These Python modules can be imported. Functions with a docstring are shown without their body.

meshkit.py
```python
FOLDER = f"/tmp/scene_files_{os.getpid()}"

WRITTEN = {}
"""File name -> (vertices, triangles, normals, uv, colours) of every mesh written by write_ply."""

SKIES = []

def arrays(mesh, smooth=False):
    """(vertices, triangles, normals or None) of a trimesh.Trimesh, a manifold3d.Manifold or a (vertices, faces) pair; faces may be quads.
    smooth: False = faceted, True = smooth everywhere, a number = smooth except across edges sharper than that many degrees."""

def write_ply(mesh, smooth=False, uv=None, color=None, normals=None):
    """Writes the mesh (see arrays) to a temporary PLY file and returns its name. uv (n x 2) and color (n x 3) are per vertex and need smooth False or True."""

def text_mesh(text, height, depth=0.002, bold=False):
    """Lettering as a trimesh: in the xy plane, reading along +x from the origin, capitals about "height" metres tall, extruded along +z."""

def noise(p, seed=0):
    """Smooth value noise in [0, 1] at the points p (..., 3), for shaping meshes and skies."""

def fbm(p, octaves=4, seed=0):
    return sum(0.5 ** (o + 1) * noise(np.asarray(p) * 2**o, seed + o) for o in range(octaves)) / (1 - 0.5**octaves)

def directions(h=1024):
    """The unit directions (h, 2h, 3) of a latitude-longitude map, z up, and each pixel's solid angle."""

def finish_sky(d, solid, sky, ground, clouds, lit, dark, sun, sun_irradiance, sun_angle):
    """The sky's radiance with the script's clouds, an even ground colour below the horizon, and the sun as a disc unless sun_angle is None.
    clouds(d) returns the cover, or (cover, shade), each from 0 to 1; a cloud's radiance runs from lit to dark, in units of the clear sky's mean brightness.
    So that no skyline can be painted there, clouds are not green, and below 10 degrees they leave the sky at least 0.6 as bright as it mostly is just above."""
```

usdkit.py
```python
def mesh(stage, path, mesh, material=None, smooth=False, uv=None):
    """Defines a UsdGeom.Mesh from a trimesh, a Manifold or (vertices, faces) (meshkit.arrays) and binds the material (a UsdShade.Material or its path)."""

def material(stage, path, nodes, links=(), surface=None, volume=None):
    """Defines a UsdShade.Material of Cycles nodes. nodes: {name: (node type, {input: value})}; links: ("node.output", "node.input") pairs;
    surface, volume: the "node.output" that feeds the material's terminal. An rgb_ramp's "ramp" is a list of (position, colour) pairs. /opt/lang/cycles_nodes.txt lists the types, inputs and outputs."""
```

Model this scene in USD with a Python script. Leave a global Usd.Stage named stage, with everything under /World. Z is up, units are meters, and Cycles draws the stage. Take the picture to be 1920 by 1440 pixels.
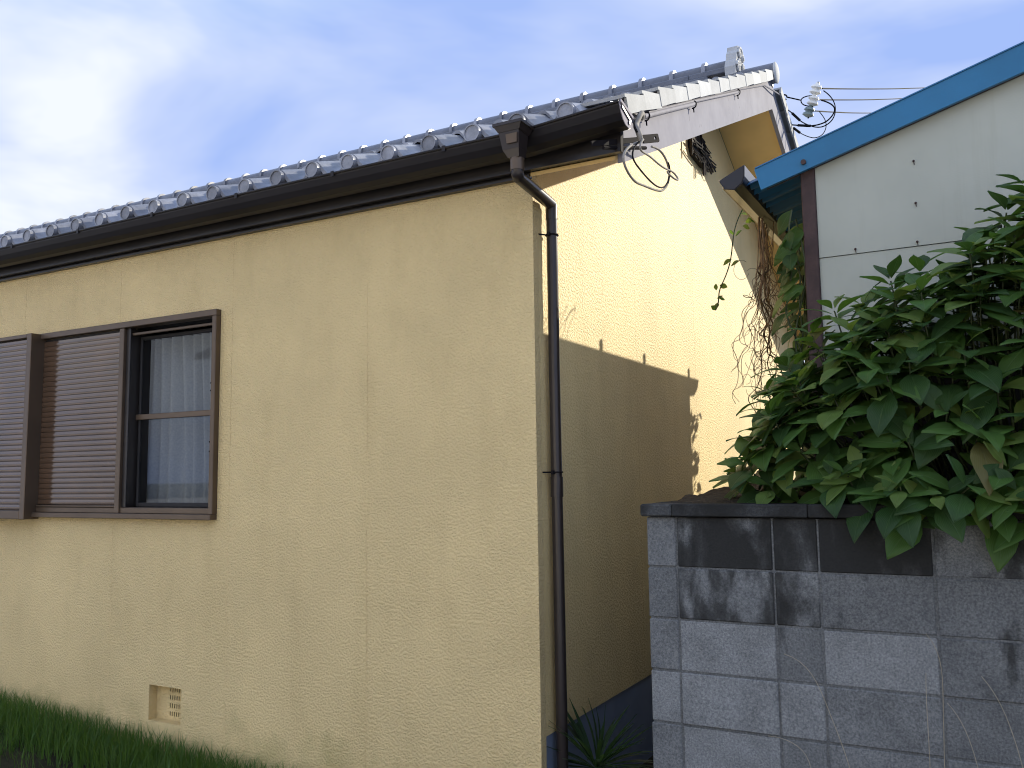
import math, random
import numpy as np
import trimesh
import shapely.geometry as sg
from shapely import affinity
import usdkit, meshkit
from pxr import Usd, UsdGeom, UsdLux, UsdShade, Gf, Sdf

stage = Usd.Stage.CreateInMemory()
UsdGeom.SetStageUpAxis(stage, 'Z')
UsdGeom.SetStageMetersPerUnit(stage, 1.0)
UsdGeom.Xform.Define(stage, '/World')
UsdGeom.Scope.Define(stage, '/World/Looks')
rng = np.random.default_rng(7)

# ------------------------------------------------------------------ camera
EYE = np.array([1.69, -3.30, 1.55])              # where the photographer stood
CAM = EYE.copy()
FPX = 1643.0                                    # focal length in pixels of a 1920 px wide frame


def _unit(a):
    a = np.asarray(a, float)
    return a / np.linalg.norm(a)


_xm = _unit([-2060 - 960, 933 - 720, FPX])      # the house front runs along x, the gable along y
_yp = _unit([1865 - 960, 881 - 720, FPX])
_yp = _unit(_yp - _xm * (_yp @ _xm))
_X, _Y = -_xm, _yp
_Z = np.cross(_X, _Y)
_Z = -_Z if _Z[1] > 0 else _Z
ROT = np.array([_X, _Y, _Z])                    # world = ROT @ (right, down, forward)
right, down, fwd = ROT[:, 0], ROT[:, 1], ROT[:, 2]
cam = UsdGeom.Camera.Define(stage, '/World/camera')
cam.CreateHorizontalApertureAttr(36.0)
cam.CreateVerticalApertureAttr(27.0)
cam.CreateFocalLengthAttr(36.0 * FPX / 1920)
cam.CreateClippingRangeAttr(Gf.Vec2f(0.05, 5000))
m = Gf.Matrix4d(1)
for i, row in enumerate((right, -down, -fwd, CAM)):
    m.SetRow3(i, Gf.Vec3d(*map(float, row)))
UsdGeom.Xformable(cam).AddTransformOp().Set(m)
EXPOSURE = 1.80
cam.CreateExposureAttr(EXPOSURE)


def at(u, v, axis, val):
    """The point of the plane (axis = val) that the photograph shows at pixel (u, v)."""
    r = ROT @ np.array([(u - 960) / FPX, (v - 720) / FPX, 1.0])
    return EYE + (val - EYE[axis]) / r[axis] * r


# ------------------------------------------------------------------ sky and sun
SUN = _unit([1.0, 1.70, 0.90])
SUN_EL, SUN_ROT = math.asin(SUN[2]), math.atan2(SUN[0], SUN[1])
SKY_STRENGTH, SUN_INTENSITY = 0.135, 0.52
usdkit.material(stage, '/World/Looks/sky_look', {
    'sky': ('sky_texture', {'sky_type': 'single_scattering', 'sun_disc': False, 'sun_elevation': SUN_EL, 'sun_rotation': SUN_ROT,
                            'altitude': 50.0, 'air_density': 1.0, 'aerosol_density': 0.25, 'ozone_density': 3.0}),
    'tc': ('texture_coordinate', {}),
    'map': ('mapping', {'scale': (1.0, 1.0, 2.2), 'rotation': (0.0, 0.3, 0.4), 'location': (2.42, 1.7, 0.9)}),
    'n1': ('noise_texture', {'scale': 2.4, 'detail': 5.0, 'roughness': 0.48, 'distortion': 0.35}),
    'r1': ('rgb_ramp', {'ramp': [(0.34, (0.03, 0.03, 0.03)), (0.49, (0.42, 0.42, 0.42)), (0.62, (0.97, 0.97, 0.97))]}),
    'cl': ('mix_color', {'a': (0, 0, 0), 'b': (1.98, 2.08, 2.24), 'fac': 1.0, 'use_clamp': False}),
    'tint': ('mix', {'mix_type': 'multiply', 'fac': 1.0, 'color2': (0.72, 0.76, 0.93)}),
    'cap': ('mix', {'mix_type': 'darken', 'fac': 1.0, 'color2': (0.78, 1.10, 2.05)}),
    'mx': ('mix_color', {'use_clamp': False}),
    'bg': ('background_shader', {'strength': SKY_STRENGTH}),
}, [('tc.generated', 'map.vector'), ('map.vector', 'n1.vector'), ('n1.fac', 'r1.fac'), ('r1.color', 'mx.fac'),
    ('sky.color', 'tint.color1'), ('tint.color', 'cap.color1'), ('cap.color', 'mx.a'), ('cl.result', 'mx.b'), ('mx.result', 'bg.color')], surface='bg.background')
dome = UsdLux.DomeLight.Define(stage, '/World/sky')
UsdShade.MaterialBindingAPI.Apply(dome.GetPrim()).Bind(UsdShade.Material.Get(stage, '/World/Looks/sky_look'))
dome.GetPrim().SetCustomDataByKey('kind', 'structure')
dome.GetPrim().SetCustomDataByKey('label', 'light blue morning sky with thin white clouds')
dome.GetPrim().SetCustomDataByKey('category', 'sky')
sun = UsdLux.DistantLight.Define(stage, '/World/sun')
sun.CreateIntensityAttr(SUN_INTENSITY)
sun.CreateAngleAttr(0.5)
sun.CreateNormalizeAttr(True)
sun.CreateColorAttr(Gf.Vec3f(1.0, 0.92, 0.76))
zx = SUN
xx = _unit(np.cross([0, 0, 1], zx))
yx = np.cross(zx, xx)
ms = Gf.Matrix4d(1)
for i, row in enumerate((xx, yx, zx)):
    ms.SetRow3(i, Gf.Vec3d(*map(float, row)))
UsdGeom.Xformable(sun).AddTransformOp().Set(ms)

# ------------------------------------------------------------------ helpers
_used = {}


def numbered(parent, name):
    k = (parent, name)
    n = _used.get(k, 0)
    _used[k] = n + 1
    return f'{parent}/{name}' if n == 0 else f'{parent}/{name}_{n:03d}'


def tag(p, label=None, category=None, group=None, kind=None):
    for k, v in (('label', label), ('category', category), ('group', group), ('kind', kind)):
        if v:
            p.SetCustomDataByKey(k, v)
    return p


def look(name):
    return UsdShade.Material.Get(stage, '/World/Looks/' + name)


BASE = {}


def thing(name, label, category, loc=(0, 0, 0), group=None, kind=None):
    path = numbered('/World', name)
    x = UsdGeom.Xform.Define(stage, path)
    x.AddTranslateOp().Set(Gf.Vec3d(*map(float, loc)))
    BASE[path] = np.asarray(loc, float)
    return tag(x.GetPrim(), label, category, group, kind)


def base_of(path):
    p = path
    while p not in BASE and p != '/World':
        p = p.rsplit('/', 1)[0]
    return BASE.get(p, np.zeros(3))


def obj(name, mesh, mat, parent=None, smooth=False, uv=None, **kw):
    """One Mesh prim; the mesh is given in world coordinates."""
    pp = str(parent.GetPath()) if parent is not None else '/World'
    path = numbered(pp, name)
    v, f, n = meshkit.arrays(mesh, smooth)
    v = v - base_of(pp)
    mm = UsdGeom.Mesh.Define(stage, path)
    from pxr import Vt
    mm.CreatePointsAttr(Vt.Vec3fArray.FromNumpy(v.astype(np.float32)))
    mm.CreateFaceVertexCountsAttr(Vt.IntArray.FromNumpy(np.full(len(f), 3, np.int32)))
    mm.CreateFaceVertexIndicesAttr(Vt.IntArray.FromNumpy(f.astype(np.int32).ravel()))
    mm.CreateSubdivisionSchemeAttr('none')
    if n is not None:
        mm.CreateNormalsAttr(Vt.Vec3fArray.FromNumpy(n.astype(np.float32)))
        mm.SetNormalsInterpolation('vertex')
    if uv is not None:
        UsdGeom.PrimvarsAPI(mm).CreatePrimvar('st', Sdf.ValueTypeNames.TexCoord2fArray, 'vertex').Set(Vt.Vec2fArray.FromNumpy(np.asarray(uv, np.float32)))
    UsdShade.MaterialBindingAPI.Apply(mm.GetPrim()).Bind(look(mat))
    return tag(mm.GetPrim(), **kw)


def box(x0, x1, y0, y1, z0, z1):
    b = trimesh.creation.box([x1 - x0, y1 - y0, z1 - z0])
    b.apply_translation([(x0 + x1) / 2, (y0 + y1) / 2, (z0 + z1) / 2])
    return b


def bevel_box(x0, x1, y0, y1, z0, z1, r=0.004):
    """A box with chamfered edges (a convex hull of three boxes)."""
    pts = []
    for sx, sy, sz in ((r, r, 0), (r, 0, r), (0, r, r)):
        for X in (x0 + sx, x1 - sx):
            for Yy in (y0 + sy, y1 - sy):
                for Zz in (z0 + sz, z1 - sz):
                    pts.append((X, Yy, Zz))
    return trimesh.convex.convex_hull(np.array(pts))


def join(ms):
    return trimesh.util.concatenate(list(ms))


def tube(pts, r, sides=8, close=True):
    p = np.asarray(pts, float)
    rr = np.broadcast_to(np.asarray(r, float), (len(p),))
    t = np.gradient(p, axis=0)
    t /= np.linalg.norm(t, axis=1, keepdims=True) + 1e-12
    ref = np.array([0, 0, 1.0]) if abs(t[0][2]) < 0.9 else np.array([1.0, 0, 0])
    a = np.cross(t[0], ref)
    A = []
    for k in range(len(p)):
        a = a - t[k] * (a @ t[k])
        a = a / (np.linalg.norm(a) + 1e-12)
        A.append(a)
    A = np.array(A)
    B = np.cross(t, A)
    ang = np.arange(sides) * 2 * np.pi / sides
    v = p[:, None] + rr[:, None, None] * (np.cos(ang)[None, :, None] * A[:, None] + np.sin(ang)[None, :, None] * B[:, None])
    v = v.reshape(-1, 3)
    f = []
    for i in range(len(p) - 1):
        for j in range(sides):
            a0, a1 = i * sides + j, i * sides + (j + 1) % sides
            b0, b1 = a0 + sides, a1 + sides
            f += [(a0, a1, b1), (a0, b1, b0)]
    if close:
        n = len(v)
        v = np.vstack([v, p[0], p[-1]])
        for j in range(sides):
            f.append((n, (j + 1) % sides, j))
            o = (len(p) - 1) * sides
            f.append((n + 1, o + j, o + (j + 1) % sides))
    return trimesh.Trimesh(v, np.array(f), process=False)


def spline(pts, n=24):
    from scipy.interpolate import CubicSpline
    p = np.asarray(pts, float)
    d = np.r_[0, np.cumsum(np.linalg.norm(np.diff(p, axis=0), axis=1))]
    return CubicSpline(d, p)(np.linspace(0, d[-1], n))


def prism_x(poly, x0, x1):
    """A polygon given in (y, z), extruded along x."""
    g = poly if hasattr(poly, 'exterior') else sg.Polygon(poly)
    e = trimesh.creation.extrude_polygon(g, x1 - x0, engine='earcut')
    v = e.vertices
    e.vertices = np.stack([v[:, 2] + x0, v[:, 0], v[:, 1]], 1)
    return e


def prism_y(poly, y0, y1):
    """A polygon given in (x, z), extruded along y."""
    g = poly if hasattr(poly, 'exterior') else sg.Polygon(poly)
    e = trimesh.creation.extrude_polygon(g, y1 - y0, engine='earcut')
    v = e.vertices.copy()
    e.vertices = np.stack([v[:, 0], v[:, 2] + y0, v[:, 1]], 1)
    e.invert()
    return e


def strip(profile, x0, x1, thick):
    """An open profile in (y, z) as a bent sheet along x, with thickness."""
    p = np.asarray(profile, float)
    line = sg.LineString(p).buffer(thick / 2, cap_style='flat', join_style='mitre')
    return prism_x(line, x0, x1)


# ------------------------------------------------------------------ materials
def mat(name, nodes, links, surface='p.BSDF'):
    usdkit.material(stage, '/World/Looks/' + name, nodes, links, surface=surface)


def plain(name, color, rough=0.5, var=0.12, scale=6.0, bump=0.0, bscale=60.0, bdist=0.004, metallic=0.0, spec=0.5, coat=0.0, fine=0.0, fscale=250.0):
    """Procedural paint/plastic/stone with mottling, fine speckle and relief."""
    c = np.asarray(color, float)
    nodes = {'g': ('geometry', {}), 'n': ('noise_texture', {'scale': scale, 'detail': 5.0, 'roughness': 0.6}),
             'r': ('rgb_ramp', {'ramp': [(0.3, tuple(c * (1 - var))), (0.7, tuple(np.minimum(c * (1 + var), 1)))]}),
             'p': ('principled_bsdf', {'roughness': rough, 'metallic': metallic, 'specular_ior_level': spec, 'coat_weight': coat})}
    links = [('g.position', 'n.vector'), ('n.fac', 'r.fac')]
    out = 'r.color'
    if fine:
        nodes['fn'] = ('noise_texture', {'scale': fscale, 'detail': 2.0, 'roughness': 0.7})
        nodes['fr'] = ('rgb_ramp', {'ramp': [(0.3, (1 - fine,) * 3), (0.7, (1 + fine,) * 3)]})
        nodes['fm'] = ('mix', {'mix_type': 'multiply', 'fac': 1.0})
        links += [('g.position', 'fn.vector'), ('fn.fac', 'fr.fac'), (out, 'fm.color1'), ('fr.color', 'fm.color2')]
        out = 'fm.color'
    links.append((out, 'p.base_color'))
    if bump:
        nodes['bn'] = ('noise_texture', {'scale': bscale, 'detail': 4.0, 'roughness': 0.6})
        nodes['b'] = ('bump', {'strength': bump, 'distance': bdist})
        links += [('g.position', 'bn.vector'), ('bn.fac', 'b.height'), ('b.normal', 'p.normal')]
    mat(name, nodes, links)


def stucco(name, color, bstr=1.0, lscale=88.0):
    """Rolled textured render: flattened lumps on a finer grain, a little dirt streaking."""
    c = np.asarray(color, float)
    mat(name, {
        'g': ('geometry', {}),
        'n': ('noise_texture', {'scale': 1.7, 'detail': 5.0, 'roughness': 0.6}),
        'r': ('rgb_ramp', {'ramp': [(0.3, tuple(c * 0.90)), (0.7, tuple(c * 1.05))]}),
        'ms': ('mapping', {'scale': (5.0, 5.0, 1.6)}),
        'sn': ('noise_texture', {'scale': 1.0, 'detail': 4.0, 'roughness': 0.6}),
        'sr': ('rgb_ramp', {'ramp': [(0.28, (0.93, 0.92, 0.90)), (0.5, (1, 1, 1))]}),
        'mm': ('mix', {'mix_type': 'multiply', 'fac': 1.0}),
        'sx': ('separate_xyz', {}), 'dz': ('math', {'math_type': 'multiply_add', 'value2': -1.4, 'value3': 0.62}),
        'dn': ('noise_texture', {'scale': 5.0, 'detail': 6.0, 'roughness': 0.65}), 'da': ('math', {'math_type': 'add'}),
        'dr': ('rgb_ramp', {'ramp': [(0.62, (1, 1, 1)), (0.95, (0.74, 0.76, 0.70))]}), 'dm': ('mix', {'mix_type': 'multiply', 'fac': 1.0}),
        'lump': ('noise_texture', {'scale': lscale, 'detail': 2.0, 'roughness': 0.55, 'distortion': 0.15}),
        'lr': ('rgb_ramp', {'ramp': [(0.40, (0, 0, 0)), (0.58, (0.9, 0.9, 0.9)), (0.8, (1, 1, 1))]}),
        'fine': ('noise_texture', {'scale': 190.0, 'detail': 3.0, 'roughness': 0.6}),
        'fs': ('math', {'math_type': 'multiply', 'value2': 0.55}),
        'ad': ('math', {'math_type': 'add'}),
        'bw': ('rgb_to_bw', {}),
        'b': ('bump', {'strength': bstr, 'distance': 0.0042}),
        'p': ('principled_bsdf', {'roughness': 0.62, 'specular_ior_level': 0.3}),
    }, [('g.position', 'n.vector'), ('n.fac', 'r.fac'), ('g.position', 'ms.vector'), ('ms.vector', 'sn.vector'), ('sn.fac', 'sr.fac'),
        ('r.color', 'mm.color1'), ('sr.color', 'mm.color2'),
        ('g.position', 'sx.vector'), ('sx.z', 'dz.value1'), ('g.position', 'dn.vector'), ('dn.fac', 'da.value1'), ('dz.value', 'da.value2'), ('da.value', 'dr.fac'),
        ('mm.color', 'dm.color1'), ('dr.color', 'dm.color2'), ('dm.color', 'p.base_color'),
        ('g.position', 'lump.vector'), ('lump.fac', 'lr.fac'), ('lr.color', 'bw.color'), ('g.position', 'fine.vector'), ('fine.fac', 'fs.value1'),
        ('bw.val', 'ad.value1'), ('fs.value', 'ad.value2'), ('ad.value', 'b.height'), ('b.normal', 'p.normal')])


stucco('yellow_render', (0.78, 0.61, 0.315))
stucco('yellow_render_gable', (0.78, 0.61, 0.305), bstr=0.55, lscale=80.0)
plain('soffit_paint', (0.82, 0.56, 0.22), rough=0.6, var=0.05, bump=0.25, bscale=120)
plain('base_paint', (0.20, 0.25, 0.36), rough=0.6, var=0.10, bump=0.3, bscale=90, fine=0.08)
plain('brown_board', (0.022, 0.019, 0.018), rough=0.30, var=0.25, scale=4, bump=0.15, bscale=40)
plain('brown_gutter', (0.011, 0.009, 0.010), rough=0.42, var=0.15, scale=3, spec=0.3)
plain('lavender_plastic', (0.30, 0.28, 0.32), rough=0.8, var=0.1, spec=0.1)
plain('pipe_brown', (0.024, 0.018, 0.017), rough=0.28, var=0.2, scale=5)
plain('frame_brown', (0.105, 0.074, 0.050), rough=0.36, var=0.14, scale=5, metallic=0.35)
plain('shutter_brown', (0.080, 0.046, 0.026), rough=0.13, var=0.22, scale=4, metallic=0.25, coat=0.6, spec=0.8, bump=0.05, bscale=9)
plain('dark_gap', (0.010, 0.009, 0.010), rough=0.7, var=0.2)  # near-black; the shade of gaps and recesses is put into the colour
plain('room_dark', (0.02, 0.02, 0.025), rough=0.9, var=0.2)  # near-black lining; the unlit room's shade is put into its colour
for k, s in enumerate((0.80, 1.0, 1.18)):
    plain(f'grey_tile_{k}', np.array((0.215, 0.225, 0.26)) * s, rough=0.36, var=0.28, scale=13, bump=0.12, bscale=70, fine=0.08, fscale=120)
    plain(f'pale_tile_{k}', np.array((0.44, 0.45, 0.455)) * (0.50 + 0.50 * s), rough=0.8, spec=0.15, var=0.10, scale=9, bump=0.12, bscale=70, fine=0.06, fscale=120)
plain('ridge_tile_grey', (0.12, 0.13, 0.16), rough=0.38, var=0.2, scale=8, fine=0.08, fscale=120)
plain('steel_blue', (0.014, 0.140, 0.290), rough=0.45, var=0.12, scale=3, fine=0.05)
plain('blue_roof_sheet', (0.022, 0.135, 0.30), rough=0.42, var=0.15, scale=3)
plain('rust_brown', (0.050, 0.026, 0.024), rough=0.7, var=0.35, scale=14, bump=0.4, bscale=120)
plain('dark_planks', (0.030, 0.026, 0.022), rough=0.8, var=0.35, scale=7, bump=0.4, bscale=40)
plain('gutter_black', (0.018, 0.016, 0.017), rough=0.22, var=0.2, scale=6)
plain('gutter_lip', (0.55, 0.43, 0.27), rough=0.6, var=0.2, scale=14)  # tan for the pale lines along the shed gutter's edge
plain('cable_grey', (0.27, 0.255, 0.235), rough=0.8, var=0.25, scale=40, spec=0.15)
plain('sleeve_paint', (0.27, 0.265, 0.30), rough=0.8, var=0.12, scale=20, spec=0.12)
plain('cable_black', (0.012, 0.013, 0.015), rough=0.8, var=0.2, spec=0.08)
plain('iron_black', (0.014, 0.012, 0.014), rough=0.8, var=0.3, scale=20, spec=0.08)
plain('porcelain', (0.80, 0.78, 0.72), rough=0.2, var=0.03)
plain('porcelain_grey', (0.20, 0.25, 0.24), rough=0.3, var=0.1)
plain('twig', (0.020, 0.015, 0.013), rough=0.9, var=0.4, scale=60)
plain('dry_vine', (0.20, 0.13, 0.08), rough=0.9, var=0.4, scale=40)
plain('green_stem', (0.045, 0.062, 0.022), rough=0.7, var=0.3, scale=30)
plain('straw', (0.27, 0.235, 0.17), rough=0.8, var=0.2, scale=30)
plain('litter', (0.050, 0.036, 0.022), rough=0.95, var=0.6, scale=30, bump=1.0, bscale=50, bdist=0.03, fine=0.4, fscale=90)

# weathered lavender-grey verge board paint: scratches and small flaked spots
mat('verge_paint', {
    'g': ('geometry', {}), 'n': ('noise_texture', {'scale': 5.0, 'detail': 6.0, 'roughness': 0.65}),
    'r': ('rgb_ramp', {'ramp': [(0.3, (0.235, 0.23, 0.268)), (0.7, (0.305, 0.30, 0.338))]}),
    'm': ('mapping', {'scale': (30.0, 30.0, 7.0)}), 's': ('noise_texture', {'scale': 1.0, 'detail': 4.0, 'roughness': 0.7}),
    'sr': ('rgb_ramp', {'ramp': [(0.27, (0, 0, 0)), (0.33, (1, 1, 1))]}),
    'mx': ('mix_color', {'a': (0.10, 0.075, 0.08)}),
    'b': ('bump', {'strength': 0.4, 'distance': 0.004}),
    'p': ('principled_bsdf', {'roughness': 0.85, 'specular_ior_level': 0.12}),
}, [('g.position', 'n.vector'), ('n.fac', 'r.fac'), ('g.position', 'm.vector'), ('m.vector', 's.vector'), ('s.fac', 'sr.fac'),
    ('sr.color', 'mx.fac'), ('r.color', 'mx.b'), ('mx.result', 'p.base_color'), ('n.fac', 'b.height'), ('b.normal', 'p.normal')])

# white-green painted fibre-cement shed panel
mat('shed_panel', {
    'g': ('geometry', {}), 'n': ('noise_texture', {'scale': 1.8, 'detail': 5.0, 'roughness': 0.6}),
    'r': ('rgb_ramp', {'ramp': [(0.3, (0.36, 0.38, 0.33)), (0.7, (0.425, 0.445, 0.39))]}),
    'm': ('mapping', {'scale': (14.0, 14.0, 0.9)}), 's': ('noise_texture', {'scale': 1.0, 'detail': 5.0, 'roughness': 0.7}),
    'sr': ('rgb_ramp', {'ramp': [(0.25, (0.80, 0.78, 0.72)), (0.46, (1, 1, 1))]}),
    'mm': ('mix', {'mix_type': 'multiply', 'fac': 0.4}),
    'bn': ('noise_texture', {'scale': 160.0, 'detail': 3.0}), 'b': ('bump', {'strength': 0.25, 'distance': 0.002}),
    'p': ('principled_bsdf', {'roughness': 0.55}),
}, [('g.position', 'n.vector'), ('n.fac', 'r.fac'), ('g.position', 'm.vector'), ('m.vector', 's.vector'), ('s.fac', 'sr.fac'),
    ('r.color', 'mm.color1'), ('sr.color', 'mm.color2'), ('mm.color', 'p.base_color'), ('g.position', 'bn.vector'), ('bn.fac', 'b.height'), ('b.normal', 'p.normal')])


def concrete(name, tone, stain, mould_z=1.2):
    """Concrete block: coarse speckle and black mould patches; stain shifts how much of it is covered."""
    c = np.array((0.150, 0.158, 0.164)) * tone
    mat(name, {
        'g': ('geometry', {}),
        'n': ('noise_texture', {'scale': 7.0, 'detail': 5.0, 'roughness': 0.65}),
        'r': ('rgb_ramp', {'ramp': [(0.3, tuple(c * 0.78)), (0.7, tuple(c * 1.18))]}),
        'sp': ('noise_texture', {'scale': 135.0, 'detail': 3.0, 'roughness': 0.85}),
        'spr': ('rgb_ramp', {'ramp': [(0.34, (0.55, 0.55, 0.55)), (0.5, (1, 1, 1)), (0.66, (1.5, 1.47, 1.4))]}),
        'mm': ('mix', {'mix_type': 'multiply', 'fac': 0.9}),
        'mom': ('mapping', {'scale': (1.25, 1.25, 0.62)}),
        'mo': ('noise_texture', {'scale': 5.5, 'detail': 5.0, 'roughness': 0.55, 'distortion': 0.4}),
        'sh': ('math', {'math_type': 'add', 'value2': stain}),
        'mr': ('rgb_ramp', {'ramp': [(0.44, (0, 0, 0)), (0.54, (0.75, 0.75, 0.75)), (0.64, (0.94, 0.94, 0.94))]}),
        'mx': ('mix_color', {'b': (0.016, 0.016, 0.015)}),
        'bn': ('noise_texture', {'scale': 130.0, 'detail': 4.0, 'roughness': 0.7}), 'b': ('bump', {'strength': 0.7, 'distance': 0.004}),
        'p': ('principled_bsdf', {'roughness': 0.9, 'specular_ior_level': 0.25}),
    }, [('g.position', 'n.vector'), ('n.fac', 'r.fac'), ('g.position', 'sp.vector'), ('sp.fac', 'spr.fac'), ('r.color', 'mm.color1'), ('spr.color', 'mm.color2'),
        ('g.position', 'mom.vector'), ('mom.vector', 'mo.vector'), ('mo.fac', 'sh.value1'), ('sh.value', 'mr.fac'), ('mr.color', 'mx.fac'), ('mm.color', 'mx.a'), ('mx.result', 'p.base_color'),
        ('g.position', 'bn.vector'), ('bn.fac', 'b.height'), ('b.normal', 'p.normal')])


concrete('block_clean', 1.0, -0.22)
concrete('block_light', 1.32, -0.22)
concrete('block_dim', 0.84, -0.15)
concrete('block_patchy', 1.0, 0.0)
concrete('block_mouldy', 0.9, 0.125)
concrete('cap_mouldy', 0.26, 0.06)
concrete('cap_end', 0.46, -0.02)
concrete('mortar', 0.80, -0.25)

# leaves: veins from the leaf's own coordinates, light through the blade
def leaf_mat(name, dark, pale, vein):
    mat(name, {
        'uv': ('uvmap', {'attribute': 'st'}), 'sx': ('separate_xyz', {}),
        'ab': ('math', {'math_type': 'absolute'}), 'sk': ('math', {'math_type': 'multiply', 'value2': 0.9}),
        'su': ('math', {'math_type': 'subtract'}), 'fr': ('math', {'math_type': 'multiply', 'value2': 9.0}), 'fc': ('math', {'math_type': 'fraction'}),
        'vr': ('rgb_ramp', {'ramp': [(0.0, (1, 1, 1)), (0.13, (0, 0, 0)), (0.87, (0, 0, 0)), (1.0, (1, 1, 1))]}),
        'mid': ('rgb_ramp', {'ramp': [(0.0, (1, 1, 1)), (0.07, (0, 0, 0))]}),
        'mxv': ('mix', {'mix_type': 'lighten', 'fac': 1.0}), 'vs': ('math', {'math_type': 'multiply', 'value2': 0.70}),
        'bwv': ('rgb_to_bw', {}),
        'g': ('geometry', {}), 'n': ('noise_texture', {'scale': 5.0, 'detail': 3.0}), 'r': ('rgb_ramp', {'ramp': [(0.32, dark), (0.68, pale)]}),
        'mx': ('mix_color', {'b': vein}),
        'b': ('bump', {'strength': 0.5, 'distance': 0.003, 'invert': True}),
        'p': ('principled_bsdf', {'roughness': 0.40, 'specular_ior_level': 0.36}),
        't': ('translucent_bsdf', {'color': tuple(np.minimum(np.array(pale) * np.array((1.9, 1.8, 0.8)), 1))}),
        'ms': ('mix_closure', {'fac': 0.30}),
    }, [('uv.UV', 'sx.vector'), ('sx.x', 'ab.value1'), ('ab.value', 'sk.value1'), ('sx.y', 'su.value1'), ('sk.value', 'su.value2'),
        ('su.value', 'fr.value1'), ('fr.value', 'fc.value1'), ('fc.value', 'vr.fac'), ('ab.value', 'mid.fac'),
        ('vr.color', 'mxv.color1'), ('mid.color', 'mxv.color2'), ('mxv.color', 'bwv.color'), ('bwv.val', 'vs.value1'),
        ('g.position', 'n.vector'), ('n.fac', 'r.fac'), ('r.color', 'mx.a'), ('vs.value', 'mx.fac'), ('mx.result', 'p.base_color'),
        ('bwv.val', 'b.height'), ('b.normal', 'p.normal'), ('p.BSDF', 'ms.closure1'), ('t.BSDF', 'ms.closure2')], surface='ms.closure')


leaf_mat('leaf_deep', (0.024, 0.064, 0.018), (0.048, 0.105, 0.030), (0.085, 0.150, 0.060))
leaf_mat('leaf_mid', (0.050, 0.118, 0.024), (0.085, 0.175, 0.040), (0.13, 0.21, 0.08))
leaf_mat('leaf_pale', (0.095, 0.165, 0.038), (0.16, 0.24, 0.06), (0.17, 0.23, 0.09))
leaf_mat('leaf_yellowed', (0.14, 0.14, 0.05), (0.22, 0.19, 0.08), (0.2, 0.2, 0.1))
leaf_mat('grass_blade', (0.035, 0.100, 0.016), (0.090, 0.175, 0.040), (0.07, 0.15, 0.03))
leaf_mat('spike_leaf', (0.018, 0.050, 0.020), (0.045, 0.095, 0.035), (0.05, 0.10, 0.04))

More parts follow.
